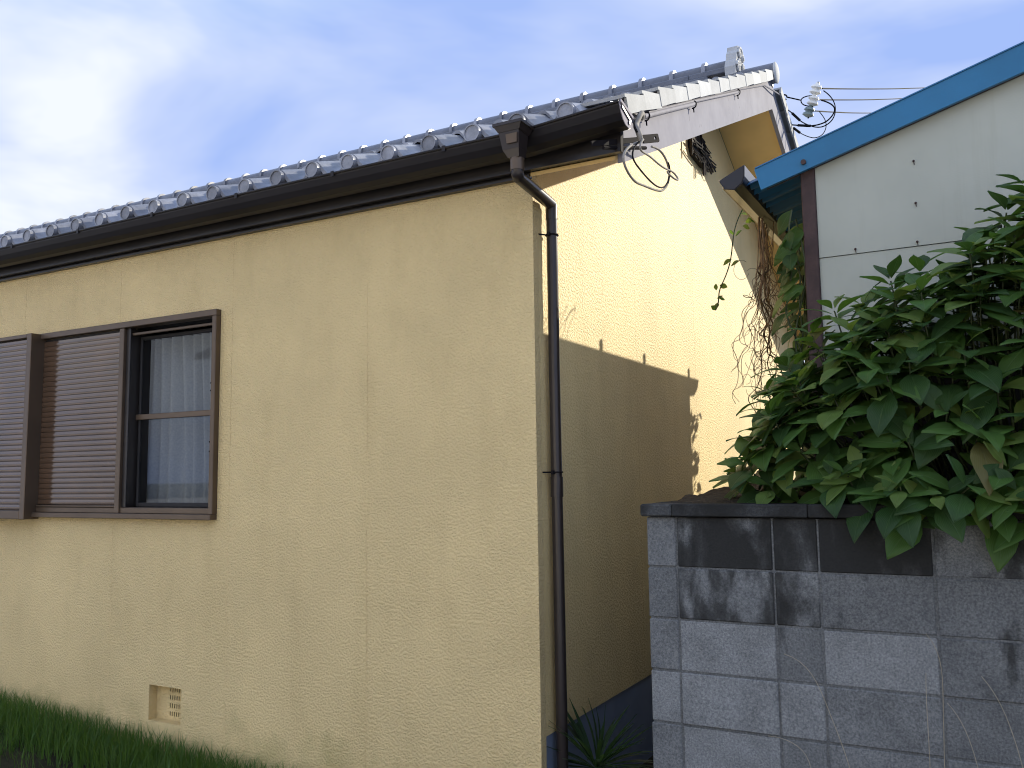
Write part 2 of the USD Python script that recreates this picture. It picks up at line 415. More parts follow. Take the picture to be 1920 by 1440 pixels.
# window glass and lace curtain
mat('pane', {'f': ('layer_weight', {'blend': 0.5}), 'pw': ('math', {'math_type': 'power', 'value2': 4.0}), 'ml': ('math', {'math_type': 'multiply_add', 'value2': 0.55, 'value3': 0.05}), 't': ('transparent_bsdf', {'color': (0.86, 0.88, 0.88)}), 'g': ('glossy_bsdf', {'color': (1, 1, 1), 'roughness': 0.02}),
             'm': ('mix_closure', {})}, [('f.facing', 'pw.value1'), ('pw.value', 'ml.value1'), ('ml.value', 'm.fac'), ('t.BSDF', 'm.closure1'), ('g.BSDF', 'm.closure2')], surface='m.closure')
mat('lace', {'g': ('geometry', {}), 'n': ('noise_texture', {'scale': 90.0, 'detail': 3.0}), 'r': ('rgb_ramp', {'ramp': [(0.3, (0.31, 0.335, 0.37)), (0.7, (0.40, 0.425, 0.46))]}),
             'p': ('principled_bsdf', {'roughness': 0.9}), 't': ('translucent_bsdf', {'color': (0.5, 0.55, 0.62)}), 'm': ('mix_closure', {'fac': 0.25})},
    [('g.position', 'n.vector'), ('n.fac', 'r.fac'), ('r.color', 'p.base_color'), ('p.BSDF', 'm.closure1'), ('t.BSDF', 'm.closure2')], surface='m.closure')

# ground: trodden soil and dry grass
mat('ground_soil', {
    'g': ('geometry', {}), 'n': ('noise_texture', {'scale': 3.0, 'detail': 8.0, 'roughness': 0.7}),
    'r': ('rgb_ramp', {'ramp': [(0.3, (0.022, 0.020, 0.014)), (0.5, (0.045, 0.045, 0.026)), (0.7, (0.075, 0.072, 0.042))]}),
    'f': ('noise_texture', {'scale': 60.0, 'detail': 5.0, 'roughness': 0.7}), 'b': ('bump', {'strength': 1.0, 'distance': 0.03}),
    'p': ('principled_bsdf', {'roughness': 0.95, 'specular_ior_level': 0.2}),
}, [('g.position', 'n.vector'), ('n.fac', 'r.fac'), ('r.color', 'p.base_color'), ('g.position', 'f.vector'), ('f.fac', 'b.height'), ('b.normal', 'p.normal')])

# ------------------------------------------------------------------ ground
def ground_z(x, y):
    x, y = np.asarray(x, float), np.asarray(y, float)
    bank = np.clip((-x - 0.9) / 2.8, 0, 1.3) * 0.19 * np.exp(-(np.clip(-y, 0, None) / 1.1) ** 2)
    return bank + 0.06 * np.exp(-((x - 0.3) ** 2 + (y - 1) ** 2) / 3)


gx = np.r_[-400, -120, -40, -15, np.arange(-8, 4.01, 0.2), 8, 15, 40, 120, 400]
gy = np.r_[-400, -120, -40, -12, np.arange(-5, 8.01, 0.2), 12, 40, 120, 400]
GX, GY = np.meshgrid(gx, gy, indexing='ij')
GZ = ground_z(GX, GY) + 0.02 * (meshkit.fbm(np.stack([GX * 3, GY * 3, GX * 0], -1), 3) - 0.5)
nx, ny = GX.shape
idx = np.arange(nx * ny).reshape(nx, ny)
gf = np.stack([idx[:-1, :-1], idx[1:, :-1], idx[1:, 1:], idx[:-1, 1:]], -1).reshape(-1, 4)
obj('ground', (np.stack([GX, GY, GZ], -1).reshape(-1, 3), gf), 'ground_soil', smooth=True, kind='structure', label='bare dark soil ground around the house', category='ground')

lx, ly = np.meshgrid(np.r_[-60, -20, np.arange(-8, 9, 1.0), 20, 60], np.r_[-60.0, -30, -18, -9, -7, -5, -3.4, -2.1], indexing='ij')  # pale ground out of view, bouncing light onto the shaded front wall
lz = ground_z(lx, ly) + 0.035
li = np.arange(lx.size).reshape(lx.shape)
plain('pale_gravel', (0.48, 0.45, 0.40), rough=0.9, var=0.25, scale=3, bump=0.8, bscale=60, bdist=.01, fine=.25, fscale=80)
obj('lane', (np.stack([lx, ly, lz], -1).reshape(-1, 3), np.stack([li[:-1, :-1], li[1:, :-1], li[1:, 1:], li[:-1, 1:]], -1).reshape(-1, 4)), 'pale_gravel', smooth=True, kind='structure', label='pale gravel lane out of view in front of the house, bouncing light onto its shaded wall', category='lane')

# ------------------------------------------------------------------ the house
XL = -9.6                      # far left end of the house
OV = 0.423                     # how far the roof overhangs the gable wall
YR, PITCH = 3.05, 0.455        # ridge position and roof slope
Z_EAVE = 2.86                  # top of the front wall
YB = 2 * YR                    # back wall
house = thing('house', 'single-storey house in yellow textured render under a grey tiled gable roof', 'house', (-3.5, 3.0, 0.0))

WX0, WX1, WZ0, WZ1 = -4.62, -1.875, 1.345, 2.455        # window frame outline on the front wall
GX0, GX1 = -2.60, -1.915                                # the open right-hand part
VX0, VX1, VZ0, VZ1 = -2.352, -2.106, 0.283, 0.467       # under-floor vent

# front wall: render boards .895 wide with hairline joints, on a core
def rect(x0, x1, z0, z1):
    return sg.box(x0, z0, x1, z1)


fw = prism_y(rect(XL, -0.131, -0.2, 2.86).difference(rect(GX0, GX1, WZ0 + .03, WZ1 - .03)).difference(rect(VX0 - .012, VX1 + .012, VZ0 - .012, VZ1 + .012)), 0.05, 0.13)
front = obj('front_wall', fw, 'dark_gap', house)
joints = [0.0, -0.896, -1.79, -2.69, -3.59, -4.49, -5.39, -6.29, XL]
for a, b in zip(joints[:-1], joints[1:]):
    g = 0.0010
    p = rect(b + g, a - (g if a != 0 else 0), -0.2, 2.86)
    p = p.difference(rect(GX0, GX1, WZ0 + .02, WZ1 - .02)).difference(rect(VX0, VX1, VZ0, VZ1))
    obj('wall_panel', prism_y(p, 0.0, 0.047), 'yellow_render', front)

# gable wall, with its own boards
def soffit_z(y):
    return Z_EAVE - 0.012 + 0.447 * (y if y <= YR else YB - y)


gpoly = sg.Polygon([(0.13, -0.2), (YB, -0.2), (YB, soffit_z(YB)), (YR, soffit_z(YR)), (0.13, soffit_z(0.13))])
gab = obj('gable_wall', prism_x(gpoly, -0.13, -0.05), 'dark_gap', house)
gj = [0.0475, 1.22, 2.315, 3.41, 4.5, 5.4, YB]
for a, b in zip(gj[:-1], gj[1:]):
    g = 0.0006
    roofp = sg.Polygon([(0, 0.48), (YB, 0.48), (YB, soffit_z(YB)), (YR, soffit_z(YR)), (0, soffit_z(0))])
    obj('wall_panel', prism_x(roofp.intersection(sg.box(a + g, 0, b - g, 9)), -0.047, 0.0), 'yellow_render_gable', gab)
obj('foundation', prism_x(sg.box(0.0478, -0.25, YB, 0.477), -0.047, -0.006), 'base_paint', house)

# under-floor vent: recessed pressed grille
vg = rect(VX0 - .006, VX1 + .006, VZ0 - .006, VZ1 + .006)
for r in range(4):
    for c in range(8):
        cx = VX0 + 0.105 + 0.0165 * c
        cz = VZ0 + 0.033 + 0.042 * r
        vg = vg.difference(rect(cx - 0.004, cx + 0.004, cz - 0.012, cz + 0.012))
vent = obj('floor_vent', prism_y(vg, 0.052, 0.056), 'yellow_render', house)
obj('vent_backing', box(VX0 - .02, VX1 + .02, 0.10, 0.105, VZ0 - .02, VZ1 + .02), 'dark_gap', vent)
obj('vent_sleeve', join([box(VX0 - .009, VX0 - .001, .048, .0515, VZ0, VZ1), box(VX1 + .001, VX1 + .009, .048, .0515, VZ0, VZ1)]), 'yellow_render', vent)

# ---- window: frame, shutters, sliding sash
def fbar(x0, x1, y0, y1, z0, z1):
    return bevel_box(x0, x1, y0, y1, z0, z1, 0.003)


YF = -0.035
win = obj('window', join([fbar(WX0, WX1, YF, 0.03, WZ1 - 0.035, WZ1), fbar(WX0, WX1, YF - 0.012, 0.03, WZ0, WZ0 + 0.028),
                          fbar(WX1 - 0.03, WX1, YF, 0.03, WZ0 + 0.028, WZ1 - 0.035), fbar(WX0, WX0 + 0.03, YF, 0.03, WZ0 + 0.028, WZ1 - 0.035)]), 'frame_brown', house)
obj('sill_track', fbar(WX0 + .031, WX1 - .031, -0.02, 0.045, WZ0 + 0.0285, WZ0 + 0.06), 'frame_brown', win)
obj('head_track', fbar(GX0, WX1 - .031, 0.002, 0.012, WZ1 - 0.078, WZ1 - 0.062), 'frame_brown', win)
XM = -2.63                     # stile between shutter and open sash
obj('shutter_stile', fbar(XM - 0.02, XM + 0.018, YF + .004, 0.01, WZ0 + .029, WZ1 - .036), 'frame_brown', win)
obj('stile_dark_jamb', fbar(XM + 0.0185, XM + 0.05, -0.012, 0.132, WZ0 + .0605, WZ1 - .036), 'brown_board', win)  # dark brown lining of the inner jamb beside the stile
XB = -3.37                     # right edge of the protruding shutter box
obj('shutter_box_stile', fbar(XB - 0.045, XB, YF - 0.062, 0.0, WZ0 - 0.012, WZ1 - .004), 'frame_brown', win)
obj('shutter_box_frame', join([fbar(WX0 - .05, XB - .0455, YF - .062, YF - .003, WZ1 - .03, WZ1 - .006), fbar(WX0 - .05, XB - .0455, YF - .062, YF - .003, WZ0 - .010, WZ0 + .04)]), 'frame_brown', win)


def rib(x0, x1, y, z0, z1, d=0.0022):
    """One curved slat of a ribbed metal shutter."""
    n = 6
    t = np.linspace(0, 1, n)
    prof = np.stack([y - d * np.sin(np.pi * np.clip(t * 1.12, 0, 1)) ** 0.8, z0 + (z1 - z0) * t], 1)
    poly = sg.Polygon(list(map(tuple, prof)) + [(y + 0.006, z1), (y + 0.006, z0)])
    return prism_x(poly, x0, x1)


nrib = 32
z0, z1 = WZ0 + 0.075, WZ1 - 0.05
for k in range(nrib):
    a, b = z0 + (z1 - z0) * k / nrib, z0 + (z1 - z0) * (k + 1) / nrib
    obj('slat', rib(XB + 0.002, XM - 0.0205, -0.0095, a, b - 0.0022), 'shutter_brown', win, smooth=40)
obj('slat_backing', box(XB - .03, XM - 0.021, -.003, -.0005, WZ0 + .061, WZ1 - .036), 'dark_gap', win)
obj('bottom_rail', fbar(XB + 0.003, XM - 0.021, -0.026, -.002, WZ0 + .061, z0 - .004), 'frame_brown', win)
z0, z1 = WZ0 + 0.045, WZ1 - 0.034
for k in range(nrib):
    a, b = z0 + (z1 - z0) * k / nrib, z0 + (z1 - z0) * (k + 1) / nrib
    obj('slat', rib(WX0 - .04, XB - 0.046, YF - 0.044, a, b - 0.0022), 'shutter_brown', win, smooth=40)
obj('slat_backing', box(WX0 - .04, XB - 0.046, YF - 0.037, YF - 0.033, WZ0 + .04, WZ1 - .03), 'dark_gap', win)
# sliding sash with its glass
YS = 0.050
sash = obj('sash', join([fbar(GX0 + .028, GX0 + .044, YS, YS + .02, WZ0 + .061, WZ1 - .08), fbar(GX1 - .028, GX1 - .002, YS, YS + .02, WZ0 + .061, WZ1 - .08),
                         fbar(GX0 + .0445, GX1 - .029, YS, YS + .02, WZ0 + .061, WZ0 + .085), fbar(GX0 + .0445, GX1 - .029, YS, YS + .02, WZ1 - .10, WZ1 - .08)]), 'dark_gap', win)  # sash coloured near-black, as dark as the shaded gap beside it
obj('middle_rail', fbar(GX0 + .02, GX1 - .003, YS - .012, YS - .002, 1.895, 1.927), 'frame_brown', win)
obj('glass_pane', (np.array([(GX0 + .043, YS + .010, WZ0 + .08), (GX1 - .02, YS + .010, WZ0 + .08), (GX1 - .02, YS + .010, WZ1 - .09), (GX0 + .043, YS + .010, WZ1 - .09)]), np.array([(0, 1, 2, 3)])), 'pane', win)
obj('room_recess', join([box(GX0 - .4, GX1 + .3, 0.60, 0.62, 1.2, 2.6), box(GX0 - .42, GX0 - .4, .131, .62, 1.2, 2.6), box(GX1 + .3, GX1 + .32, .131, .62, 1.2, 2.6),
                         box(GX0 - .4, GX1 + .3, .131, .60, 2.58, 2.6), box(GX0 - .4, GX1 + .3, .131, .60, 1.2, 1.22)]), 'room_dark', win)
obj('rail_rivet', join([trimesh.creation.icosphere(1, 0.006).apply_translation([WX1 - .028, YF + .004, z]) for z in (2.06, 2.02, 1.75, 1.70)]), 'iron_black', win)

# ---- eaves: fascia, trim, verge boards and soffits
XE = 0.435
obj('fascia_board', prism_x([(-.062, 2.858), (-.036, 2.858), (-.036, 3.0), (-.062, 3.0)], XL, XE), 'brown_board', house)
obj('fascia_end', prism_x([(-.0625, 2.8575), (-.0355, 2.8575), (-.0355, 3.0), (-.0625, 3.0)], XE + .0005, XE + .004), 'iron_black', house)
obj('eave_soffit', prism_x([(-.0355, 2.864), (-.001, 2.864), (-.001, 2.884), (-.0355, 2.884)], XL, 0.0), 'brown_board', house)
obj('eave_trim', prism_x([(-.030, 2.838), (-.0015, 2.838), (-.0015, 2.8635), (-.022, 2.8635), (-.030, 2.85)], XL, -0.0), 'brown_board', house)


def board_poly(side):
    f = lambda y: y if side == 0 else YB - y
    lo = lambda y: 2.832 + 0.449 * y
    hi = lambda y: 3.034 + PITCH * y
    ys = np.linspace(0.012 if side == 0 else -.2, YR - .001, 12)
    return [(f(y), lo(y)) for y in ys] + [(f(y), hi(y)) for y in ys[::-1]]


for s in (0, 1):
    obj('verge_board', prism_x(sg.Polygon(board_poly(s)), OV - .028, OV), 'verge_paint', house)
    f = (lambda y: y) if s == 0 else (lambda y: YB - y)
    obj('gable_soffit', prism_x(sg.Polygon([(f(-.02), soffit_z(-.02) + .003), (f(YR - .001), soffit_z(YR) + .003), (f(YR - .001), soffit_z(YR) + .02), (f(-.02), soffit_z(-.02) + .02)]), 0.002, OV - .029), 'soffit_paint', house)
# slim top batten that carries the verge tiles
obj('verge_batten', prism_x(sg.Polygon([(-.02, 3.002), (YR - .002, 3.002 + PITCH * (YR - .002) + .03), (YR - .002, 3.052 + PITCH * YR), (-.02, 3.022)]), OV + .0005, OV + .014), 'verge_paint', house)

# ---- roof
def plane_z(y):
    return 3.068 + PITCH * (y if y <= YR else YB - y)


deck = []
for s in (0, 1):
    f = (lambda y: y) if s == 0 else (lambda y: YB - y)
    a, b = -.14, YR
    deck.append(prism_x(sg.Polygon([(f(a), plane_z(a) - .035), (f(b), plane_z(b) - .035), (f(b), plane_z(b) - .004), (f(a), plane_z(a) - .004)]), XL, OV - .03))
roof = obj('roof', join(deck), 'ridge_tile_grey', house)

NROW, Y0T = 15, -0.155
DY = 0.2105
W = 0.2235
XD0 = 0.248                   # the first roll (from the right)
slope_u = _unit([PITCH, 1.0])  # (dz, dy)


def tile_profile(n=13):
    """One S-tile seen from the eave: roll on the left, trough to its right (x from 0 to W)."""
    s = np.linspace(0, 1, n)
    z = np.where(s < 0.36, 0.037 * np.sin(np.pi * np.clip(s / 0.36, 0, 1)) ** 0.75, -0.016 * np.sin(np.pi * (s - 0.36) / 0.64))
    return s * W * 1.02, z + 0.018


def tile_mesh(x0, row, eave=False):
    """The trough deepens towards the tile's nose, so that its bed shows over the front edge."""
    px, pz = tile_profile()
    n = len(px)
    y0 = Y0T + DY * row
    y1 = y0 + DY * 1.12
    th = 0.015
    tops = []
    trough = np.clip(-(pz - 0.018) / 0.016, 0, 1)
    for q in (0.0, 0.22, 0.45, 1.0):
        y = y0 + (y1 - y0) * q
        nose = 0.034 * max(0.0, 1 - q / 0.45)
        z = plane_z(y0) + 0.020 + (plane_z(y1) - 0.006 - plane_z(y0) - 0.020) * q
        tops.append(np.stack([x0 + px, np.full(n, y), z + pz - nose * trough], 1))
    K = len(tops)
    v = np.vstack(tops + [t - [0, 0, th] for t in tops])
    f = []
    for k in range(K - 1):
        for i in range(n - 1):
            a, b = k * n + i, (k + 1) * n + i
            f += [(a, a + 1, b + 1), (a, b + 1, b)]
    B = K * n
    for i in range(n - 1):
        f += [(B + i, i + 1, i), (B + i, B + i + 1, i + 1)]
        f += [(B + i, B + (K - 1) * n + i, B + (K - 1) * n + i + 1), (B + i, B + (K - 1) * n + i + 1, B + i + 1)]
    for e, sgn in ((0, 1), (n - 1, -1)):
        for k in range(K - 1):
            q = [k * n + e, (k + 1) * n + e, B + (k + 1) * n + e, B + k * n + e]
            f += [(q[0], q[1], q[2]), (q[0], q[2], q[3])] if sgn > 0 else [(q[0], q[2], q[1]), (q[0], q[3], q[2])]
    t = trimesh.Trimesh(v, np.array(f), process=False)
    top0, lift0 = tops[0], 0.020
    if not eave:
        return t
    # the eave tile's round boss and its short apron
    cx, cz = x0 + px[2], plane_z(y0) + lift0 + 0.008
    boss = trimesh.creation.cylinder(0.0395, 0.060, sections=26)
    boss.apply_transform(trimesh.transformations.rotation_matrix(math.pi / 2, [1, 0, 0]))
    boss.apply_translation([cx, y0 + 0.008, cz])
    ring = trimesh.creation.annulus(0.034, 0.0395, 0.005, sections=26)
    ring.apply_transform(trimesh.transformations.rotation_matrix(math.pi / 2, [1, 0, 0]))
    ring.apply_translation([cx, y0 - 0.0245, cz])
    ap = [(x, z) for x, z in zip(top0[4:, 0], top0[4:, 2] - .002)] + [(x, z - 0.026) for x, z in zip(top0[4:, 0][::-1], top0[4:, 2][::-1])]
    apron = prism_y(sg.Polygon(ap), y0 - 0.002, y0 + 0.010)
    return join([t, boss, ring, apron])


ncol = int((XD0 + 0.05 - XL) / W)
pieces = {}
count = 0
left = []
for row in range(NROW):
    for col in range(ncol):
        x0 = XD0 - 0.04 - W * col
        tm = tile_mesh(x0 + rng.normal(0, .0025), row, row == 0)
        tm.apply_translation([0, rng.normal(0, .003), rng.normal(0, .0022)])
        far = row * 0.6 + col
        if row == 0 or (row < 10 and count < 268 and col < 28):
            obj('eave_tile' if row == 0 else 'roof_tile', tm, f'grey_tile_{rng.integers(3)}', roof, smooth=35)
            count += row > 0
        else:
            left.append(tm)
obj('remaining_tiles', join(left), 'grey_tile_1', roof, smooth=35, kind='stuff')

# verge tiles: pale flaps hanging over the gable edge
def verge_tile(row, side):
    y0 = -0.028 + DY * row
    cs, sn = math.cos(math.atan(PITCH)), math.sin(math.atan(PITCH))
    L = DY / cs * 1.03
    tilt = rng.normal(0, 0.012)
    def P(q, n):
        q, n = q * math.cos(tilt) - n * math.sin(tilt), q * math.sin(tilt) + n * math.cos(tilt)
        y, z = y0 + q * cs - n * sn, 3.033 + PITCH * y0 + q * sn + n * cs
        return (y if side == 0 else YB - y, z)
    h0, h1 = 0.083 + rng.normal(0, .0015), 0.061
    flap = sg.Polygon([P(0, 0), P(L, 0), P(L, h1), P(0, h0), P(-.016, h0 + .001), P(-.016, h0 - .012), P(0, h0 - .014)])
    xo = OV + .030 + rng.normal(0, .0012) + 0.0016 * (row % 3)
    a = prism_x(flap, xo, xo + .012)
    top = sg.Polygon([P(-.016, h0 - .014), P(L, h1 - .018), P(L, h1 - .001), P(-.016, h0)])
    return join([a, prism_x(top, OV - .20, xo - .0005)])


for s in (0, 1):
    for row in range(14):
        obj('verge_tile', verge_tile(row, s), f'pale_tile_{rng.integers(3)}', roof)

# ridge: stacked flat courses, half-round caps with bands, ornament and round end tile
ZR = plane_z(YR)
XRE = 0.13
for k, (hw, za, zb) in enumerate(((0.125, 4.40, 4.475), (0.105, 4.477, 4.520), (0.088, 4.522, 4.565))):
    for i in range(int((XRE - XL) / 0.30)):
        a = XRE - 0.30 * i - (0.15 if k == 1 else 0)
        if i < 14:
            obj('ridge_course_tile', bevel_box(max(a - .298, XL), min(a, XRE), YR - hw, YR + hw, za + rng.normal(0, .001), zb, .005), 'ridge_tile_grey', roof)
        else:
            pieces.setdefault('rc', []).append(box(a - .298, a, YR - hw, YR + hw, za, zb))
obj('remaining_ridge_courses', join(pieces['rc']), 'ridge_tile_grey', roof, kind='stuff')
capx = [-0.057 - 0.2515 * i for i in range(38)]
th = np.linspace(0, np.pi, 11)


def half_round(x0, x1, r, zc):
    pts = [(YR + r * math.cos(t), zc + r * math.sin(t) * 1.05) for t in th]
    return prism_x(sg.Polygon(pts + [(YR - r, zc - .016), (YR + r, zc - .016)]), x0, x1)


edges = [XRE] + capx
for a, b in zip(edges[1:], edges[:-1]):
    c = obj('ridge_cap_tile', half_round(a + .001, b, 0.062, 4.582), 'ridge_tile_grey', roof, smooth=40)
for a in capx:
    obj('ridge_cap_band', join([half_round(a - .016, a + .014, 0.080, 4.583)]), f'grey_tile_{rng.integers(3)}', roof, smooth=40)

# ridge-end ornament: a plate with carved scroll relief, facing the gable side
def ornament():
    th2 = np.linspace(0, 2 * np.pi, 60, endpoint=False)
    out = []
    poly = [(-.145, 4.47), (-.155, 4.53), (-.13, 4.58), (-.105, 4.60), (-.095, 4.655), (-.060, 4.690), (-.055, 4.722), (0.0, 4.735),
            (.055, 4.722), (.060, 4.690), (.095, 4.655), (.105, 4.60), (.13, 4.58), (.155, 4.53), (.145, 4.47)]
    out.append(prism_x(sg.Polygon([(YR + a, b) for a, b in poly]), 0.125, 0.205))
    def swirl(cy, cz, r0, turns, rad, s=1):
        t = np.linspace(0, turns * 2 * np.pi, 26)
        r = r0 * (1 - 0.8 * t / t[-1])
        return tube(np.stack([np.full_like(t, 0.212), YR + cy + s * r * np.cos(t), cz + r * np.sin(t)], 1), rad, 6)
    for s in (-1, 1):
        out += [swirl(s * .095, 4.535, .045, 1.6, .011, s), swirl(s * .045, 4.655, .034, 1.5, .010, s), swirl(s * .05, 4.585, .03, 1.4, .009, s)]
    eye = trimesh.creation.icosphere(2, .026)
    eye.apply_translation([.212, YR, 4.635])
    lip = tube([(0.212, YR + .06 * math.cos(t), 4.50 + .03 * math.sin(t)) for t in np.linspace(0, np.pi, 12)], .012, 6)
    crest = tube([(0.208, YR + .045 * math.cos(t), 4.69 + .03 * math.sin(t)) for t in np.linspace(0.1, np.pi - .1, 10)], .012, 6)
    return join(out + [eye, lip, crest])


obj('ridge_end_ornament', ornament(), 'pale_tile_1', roof)
cyl = trimesh.creation.cylinder(0.074, 0.25, sections=28)
cyl.apply_transform(trimesh.transformations.rotation_matrix(math.pi / 2, [0, 1, 0]))
cyl.apply_translation([0.335, YR, 4.470])
obj('round_ridge_end_tile', cyl, 'ridge_tile_grey', roof, smooth=40)
dome_m = trimesh.creation.icosphere(3, 1.0)
dome_m.apply_scale([0.020, 0.079, 0.079])
dome_m.apply_translation([0.462, YR, 4.470])
obj('round_ridge_end_disc', dome_m, 'pale_tile_2', roof, smooth=True)
obj('ridge_mortar', box(0.20, 0.43, YR - .05, YR + .05, 4.385, 4.405), 'ridge_tile_grey', roof)

# ---- rain gutter, rain head and downspout
XG, XJ = 0.490, 0.06
gp = [(-.206, 2.972), (-.204, 2.960), (-.190, 2.935), (-.170, 2.912), (-.142, 2.898), (-.105, 2.896), (-.084, 2.906), (-.076, 2.930), (-.076, 2.972)]
gp2 = gp
gut = obj('gutter', strip(gp, XL, XJ, 0.004), 'brown_gutter', house)
RISE = 0.029 / (XG - XJ)


def rise(mesh):
    """The short end length falls from the gable towards the rain head."""
    v = np.array(mesh.vertices)
    v[:, 2] += np.clip(v[:, 0] - XJ, 0, None) * RISE
    mesh.vertices = v
    return mesh


obj('gutter_end_length', rise(strip(gp2, XJ + .0005, XG, 0.004)), 'brown_gutter', gut)
capp = sg.Polygon(gp2)
obj('gutter_end_cap', rise(prism_x(capp, XG + .0005, XG + .004)), 'lavender_plastic', gut)
obj('gutter_end_rib', rise(prism_x(sg.LineString([(-.190, 2.958), (-.100, 2.930), (-.115, 2.912)]).buffer(.006, cap_style='flat'), XG + .0045, XG + .009)), 'brown_gutter', gut)
obj('gutter_end_rim', rise(prism_x(sg.LineString([(-.206, 2.975), (-.074, 2.950)]).buffer(.006, cap_style='flat'), XG + .0045, XG + .011)), 'lavender_plastic', gut)
obj('gutter_lip', join([tube([(XL, -.208, 2.972), (XJ, -.208, 2.972)], .006, 8), rise(tube([(XJ, -.208, 2.972), (XG, -.208, 2.972)], .006, 8))]), 'brown_gutter', gut)
for i in range(1, 10):
    x = 0.30 - 0.62 * i
    obj('gutter_hanger', box(x - .009, x + .009, -.2155, -.2125, 2.955, 2.980), 'brown_gutter', gut)

# rain head hung on the gutter's front
def frustum(c0, s0, c1, s1):
    v = []
    for c, s in ((c0, s0), (c1, s1)):
        for a, b in ((-1, -1), (1, -1), (1, 1), (-1, 1)):
            v.append((c[0] + a * s[0] / 2, c[1] + b * s[1] / 2, c[2]))
    return trimesh.convex.convex_hull(np.array(v))


HX, HY = 0.052, -0.262
head = obj('rain_head', join([frustum((HX, HY, 2.938), (.098, .088), (HX, HY, 2.962), (.126, .110)), frustum((HX, HY, 2.962), (.134, .116), (HX, HY, 2.974), (.134, .116))]), 'pipe_brown', house)
obj('rain_head_body', join([frustum((HX + .004, HY, 2.866), (.074, .068), (HX, HY, 2.9375), (.092, .084)), frustum((HX + .012, HY, 2.832), (.050, .05), (HX + .004, HY, 2.8655), (.074, .068))]), 'pipe_brown', head)
obj('rain_head_plate', join([frustum((HX + .014, HY - .041, 2.886), (.046, .006), (HX + .014, HY - .044, 2.924), (.052, .006))]), 'frame_brown', head)
obj('rain_head_collar', trimesh.creation.cylinder(.029, .05, sections=20).apply_translation([HX + .014, HY + .002, 2.808]), 'frame_brown', head, smooth=40)

PX, PYc = 0.040, 0.104
dsp = obj('downspout', tube([(PX, PYc, 2.70), (PX, PYc, 2.0), (PX, PYc + .006, 1.2), (PX, PYc + .012, -.1)], .0245, 20), 'pipe_brown', house, smooth=50)
e0, e1 = np.array([HX + .014, HY + .002, 2.79]), np.array([PX, PYc, 2.715])
obj('downspout_elbow', join([tube([e0, e0 + [0, 0, -.022], e0 + [0, .006, -.030], e1 + [0, -.006, .030], e1 + [0, 0, .022], e1 + [0, 0, -.04]], .0262, 18)]), 'pipe_brown', dsp, smooth=50)
for z in (2.605, 1.565):
    br = [tube([(PX + .027 * math.cos(t), PYc + .027 * math.sin(t), z) for t in np.linspace(0, 2 * np.pi, 20)], .004, 6),
          tube([(PX - .02, PYc - .02, z), (-.002, PYc - .052, z)], .0035, 6), box(PX - .004, PX + .004, PYc - .042, PYc - .026, z - .008, z + .008)]
    obj('pipe_bracket', join(br), 'iron_black', dsp)
obj('pipe_socket', tube([(PX, PYc + .0035, 1.545), (PX, PYc + .0042, 1.46)], .0275, 20), 'pipe_brown', dsp, smooth=50)

# ------------------------------------------------------------------ curtain behind the glass
cx = np.linspace(GX0 - .16, GX1 + .08, 150)
cz = np.linspace(WZ0 + .07, WZ1 - .075, 14)
CX, CZ = np.meshgrid(cx, cz, indexing='ij')
tt = (CZ - cz[0]) / (cz[-1] - cz[0])
ph = 2 * np.pi * (CX - cx[0]) / 0.085
CY = 0.190 + 0.030 * np.sin(ph + 0.9 * np.sin(CX * 17)) * (0.55 + 0.45 * tt) + 0.008 * np.sin(ph * 0.47 + 2.2 * tt)
CXX = CX + 0.014 * np.sin(tt * 2.2 + CX * 5) - 0.012 * (1 - tt) * np.sin(CX * 9)
nx, ny = CX.shape
idx = np.arange(nx * ny).reshape(nx, ny)
cf = np.stack([idx[:-1, :-1], idx[1:, :-1], idx[1:, 1:], idx[:-1, 1:]], -1).reshape(-1, 4)
obj('curtain', (np.stack([CXX, CY, CZ], -1).reshape(-1, 3), cf), 'lace', smooth=True, label='pale blue-grey pleated lace curtain behind the window glass', category='curtain')

# ------------------------------------------------------------------ unseen house across the lane, placed to bounce sunlight onto the shaded front
nb = thing('unseen_house', 'pale two-storey house across the lane, out of view behind the viewer, placed to bounce sunlight onto the shaded front wall', 'house', (-5, -17, 0))
plain('pale_wall_paint', (0.72, 0.66, 0.54), rough=0.8, var=0.06, bump=0.2)
plain('clay_roof', (0.13, 0.12, 0.12), rough=0.6, var=0.2)
NY = -14.0
obj('wall', box(-17, 6, NY - 7, NY, -.2, 5.2), 'pale_wall_paint', nb)
obj('roof', prism_x(sg.Polygon([(NY + .6, 5.0), (NY - 3.5, 7.0), (NY - 7.6, 5.0), (NY - 7.6, 4.85), (NY - 3.5, 6.8), (NY + .6, 4.85)]), -17.5, 6.5), 'clay_roof', nb)
for x in (-14.5, -10.5, -6.5, -2.0, 2.5):
    for z in (0.9, 3.3):
        wf = obj('window', join([box(x - .9, x + .9, NY + .001, NY + .05, z - .05, z), box(x - .9, x + .9, NY + .001, NY + .05, z + 1.2, z + 1.25), box(x - .9, x - .85, NY + .001, NY + .05, z, z + 1.2), box(x + .85, x + .9, NY + .001, NY + .05, z, z + 1.2), box(x - .02, x + .02, NY + .001, NY + .05, z, z + 1.2)]), 'frame_brown', nb)
        obj('pane', box(x - .849, x + .849, NY + .001, NY + .02, z + .001, z + 1.199), 'gutter_black', wf)

# ------------------------------------------------------------------ cables on the gable edge
def V(u, v, axis, val):
    return at(u, v, axis, val)


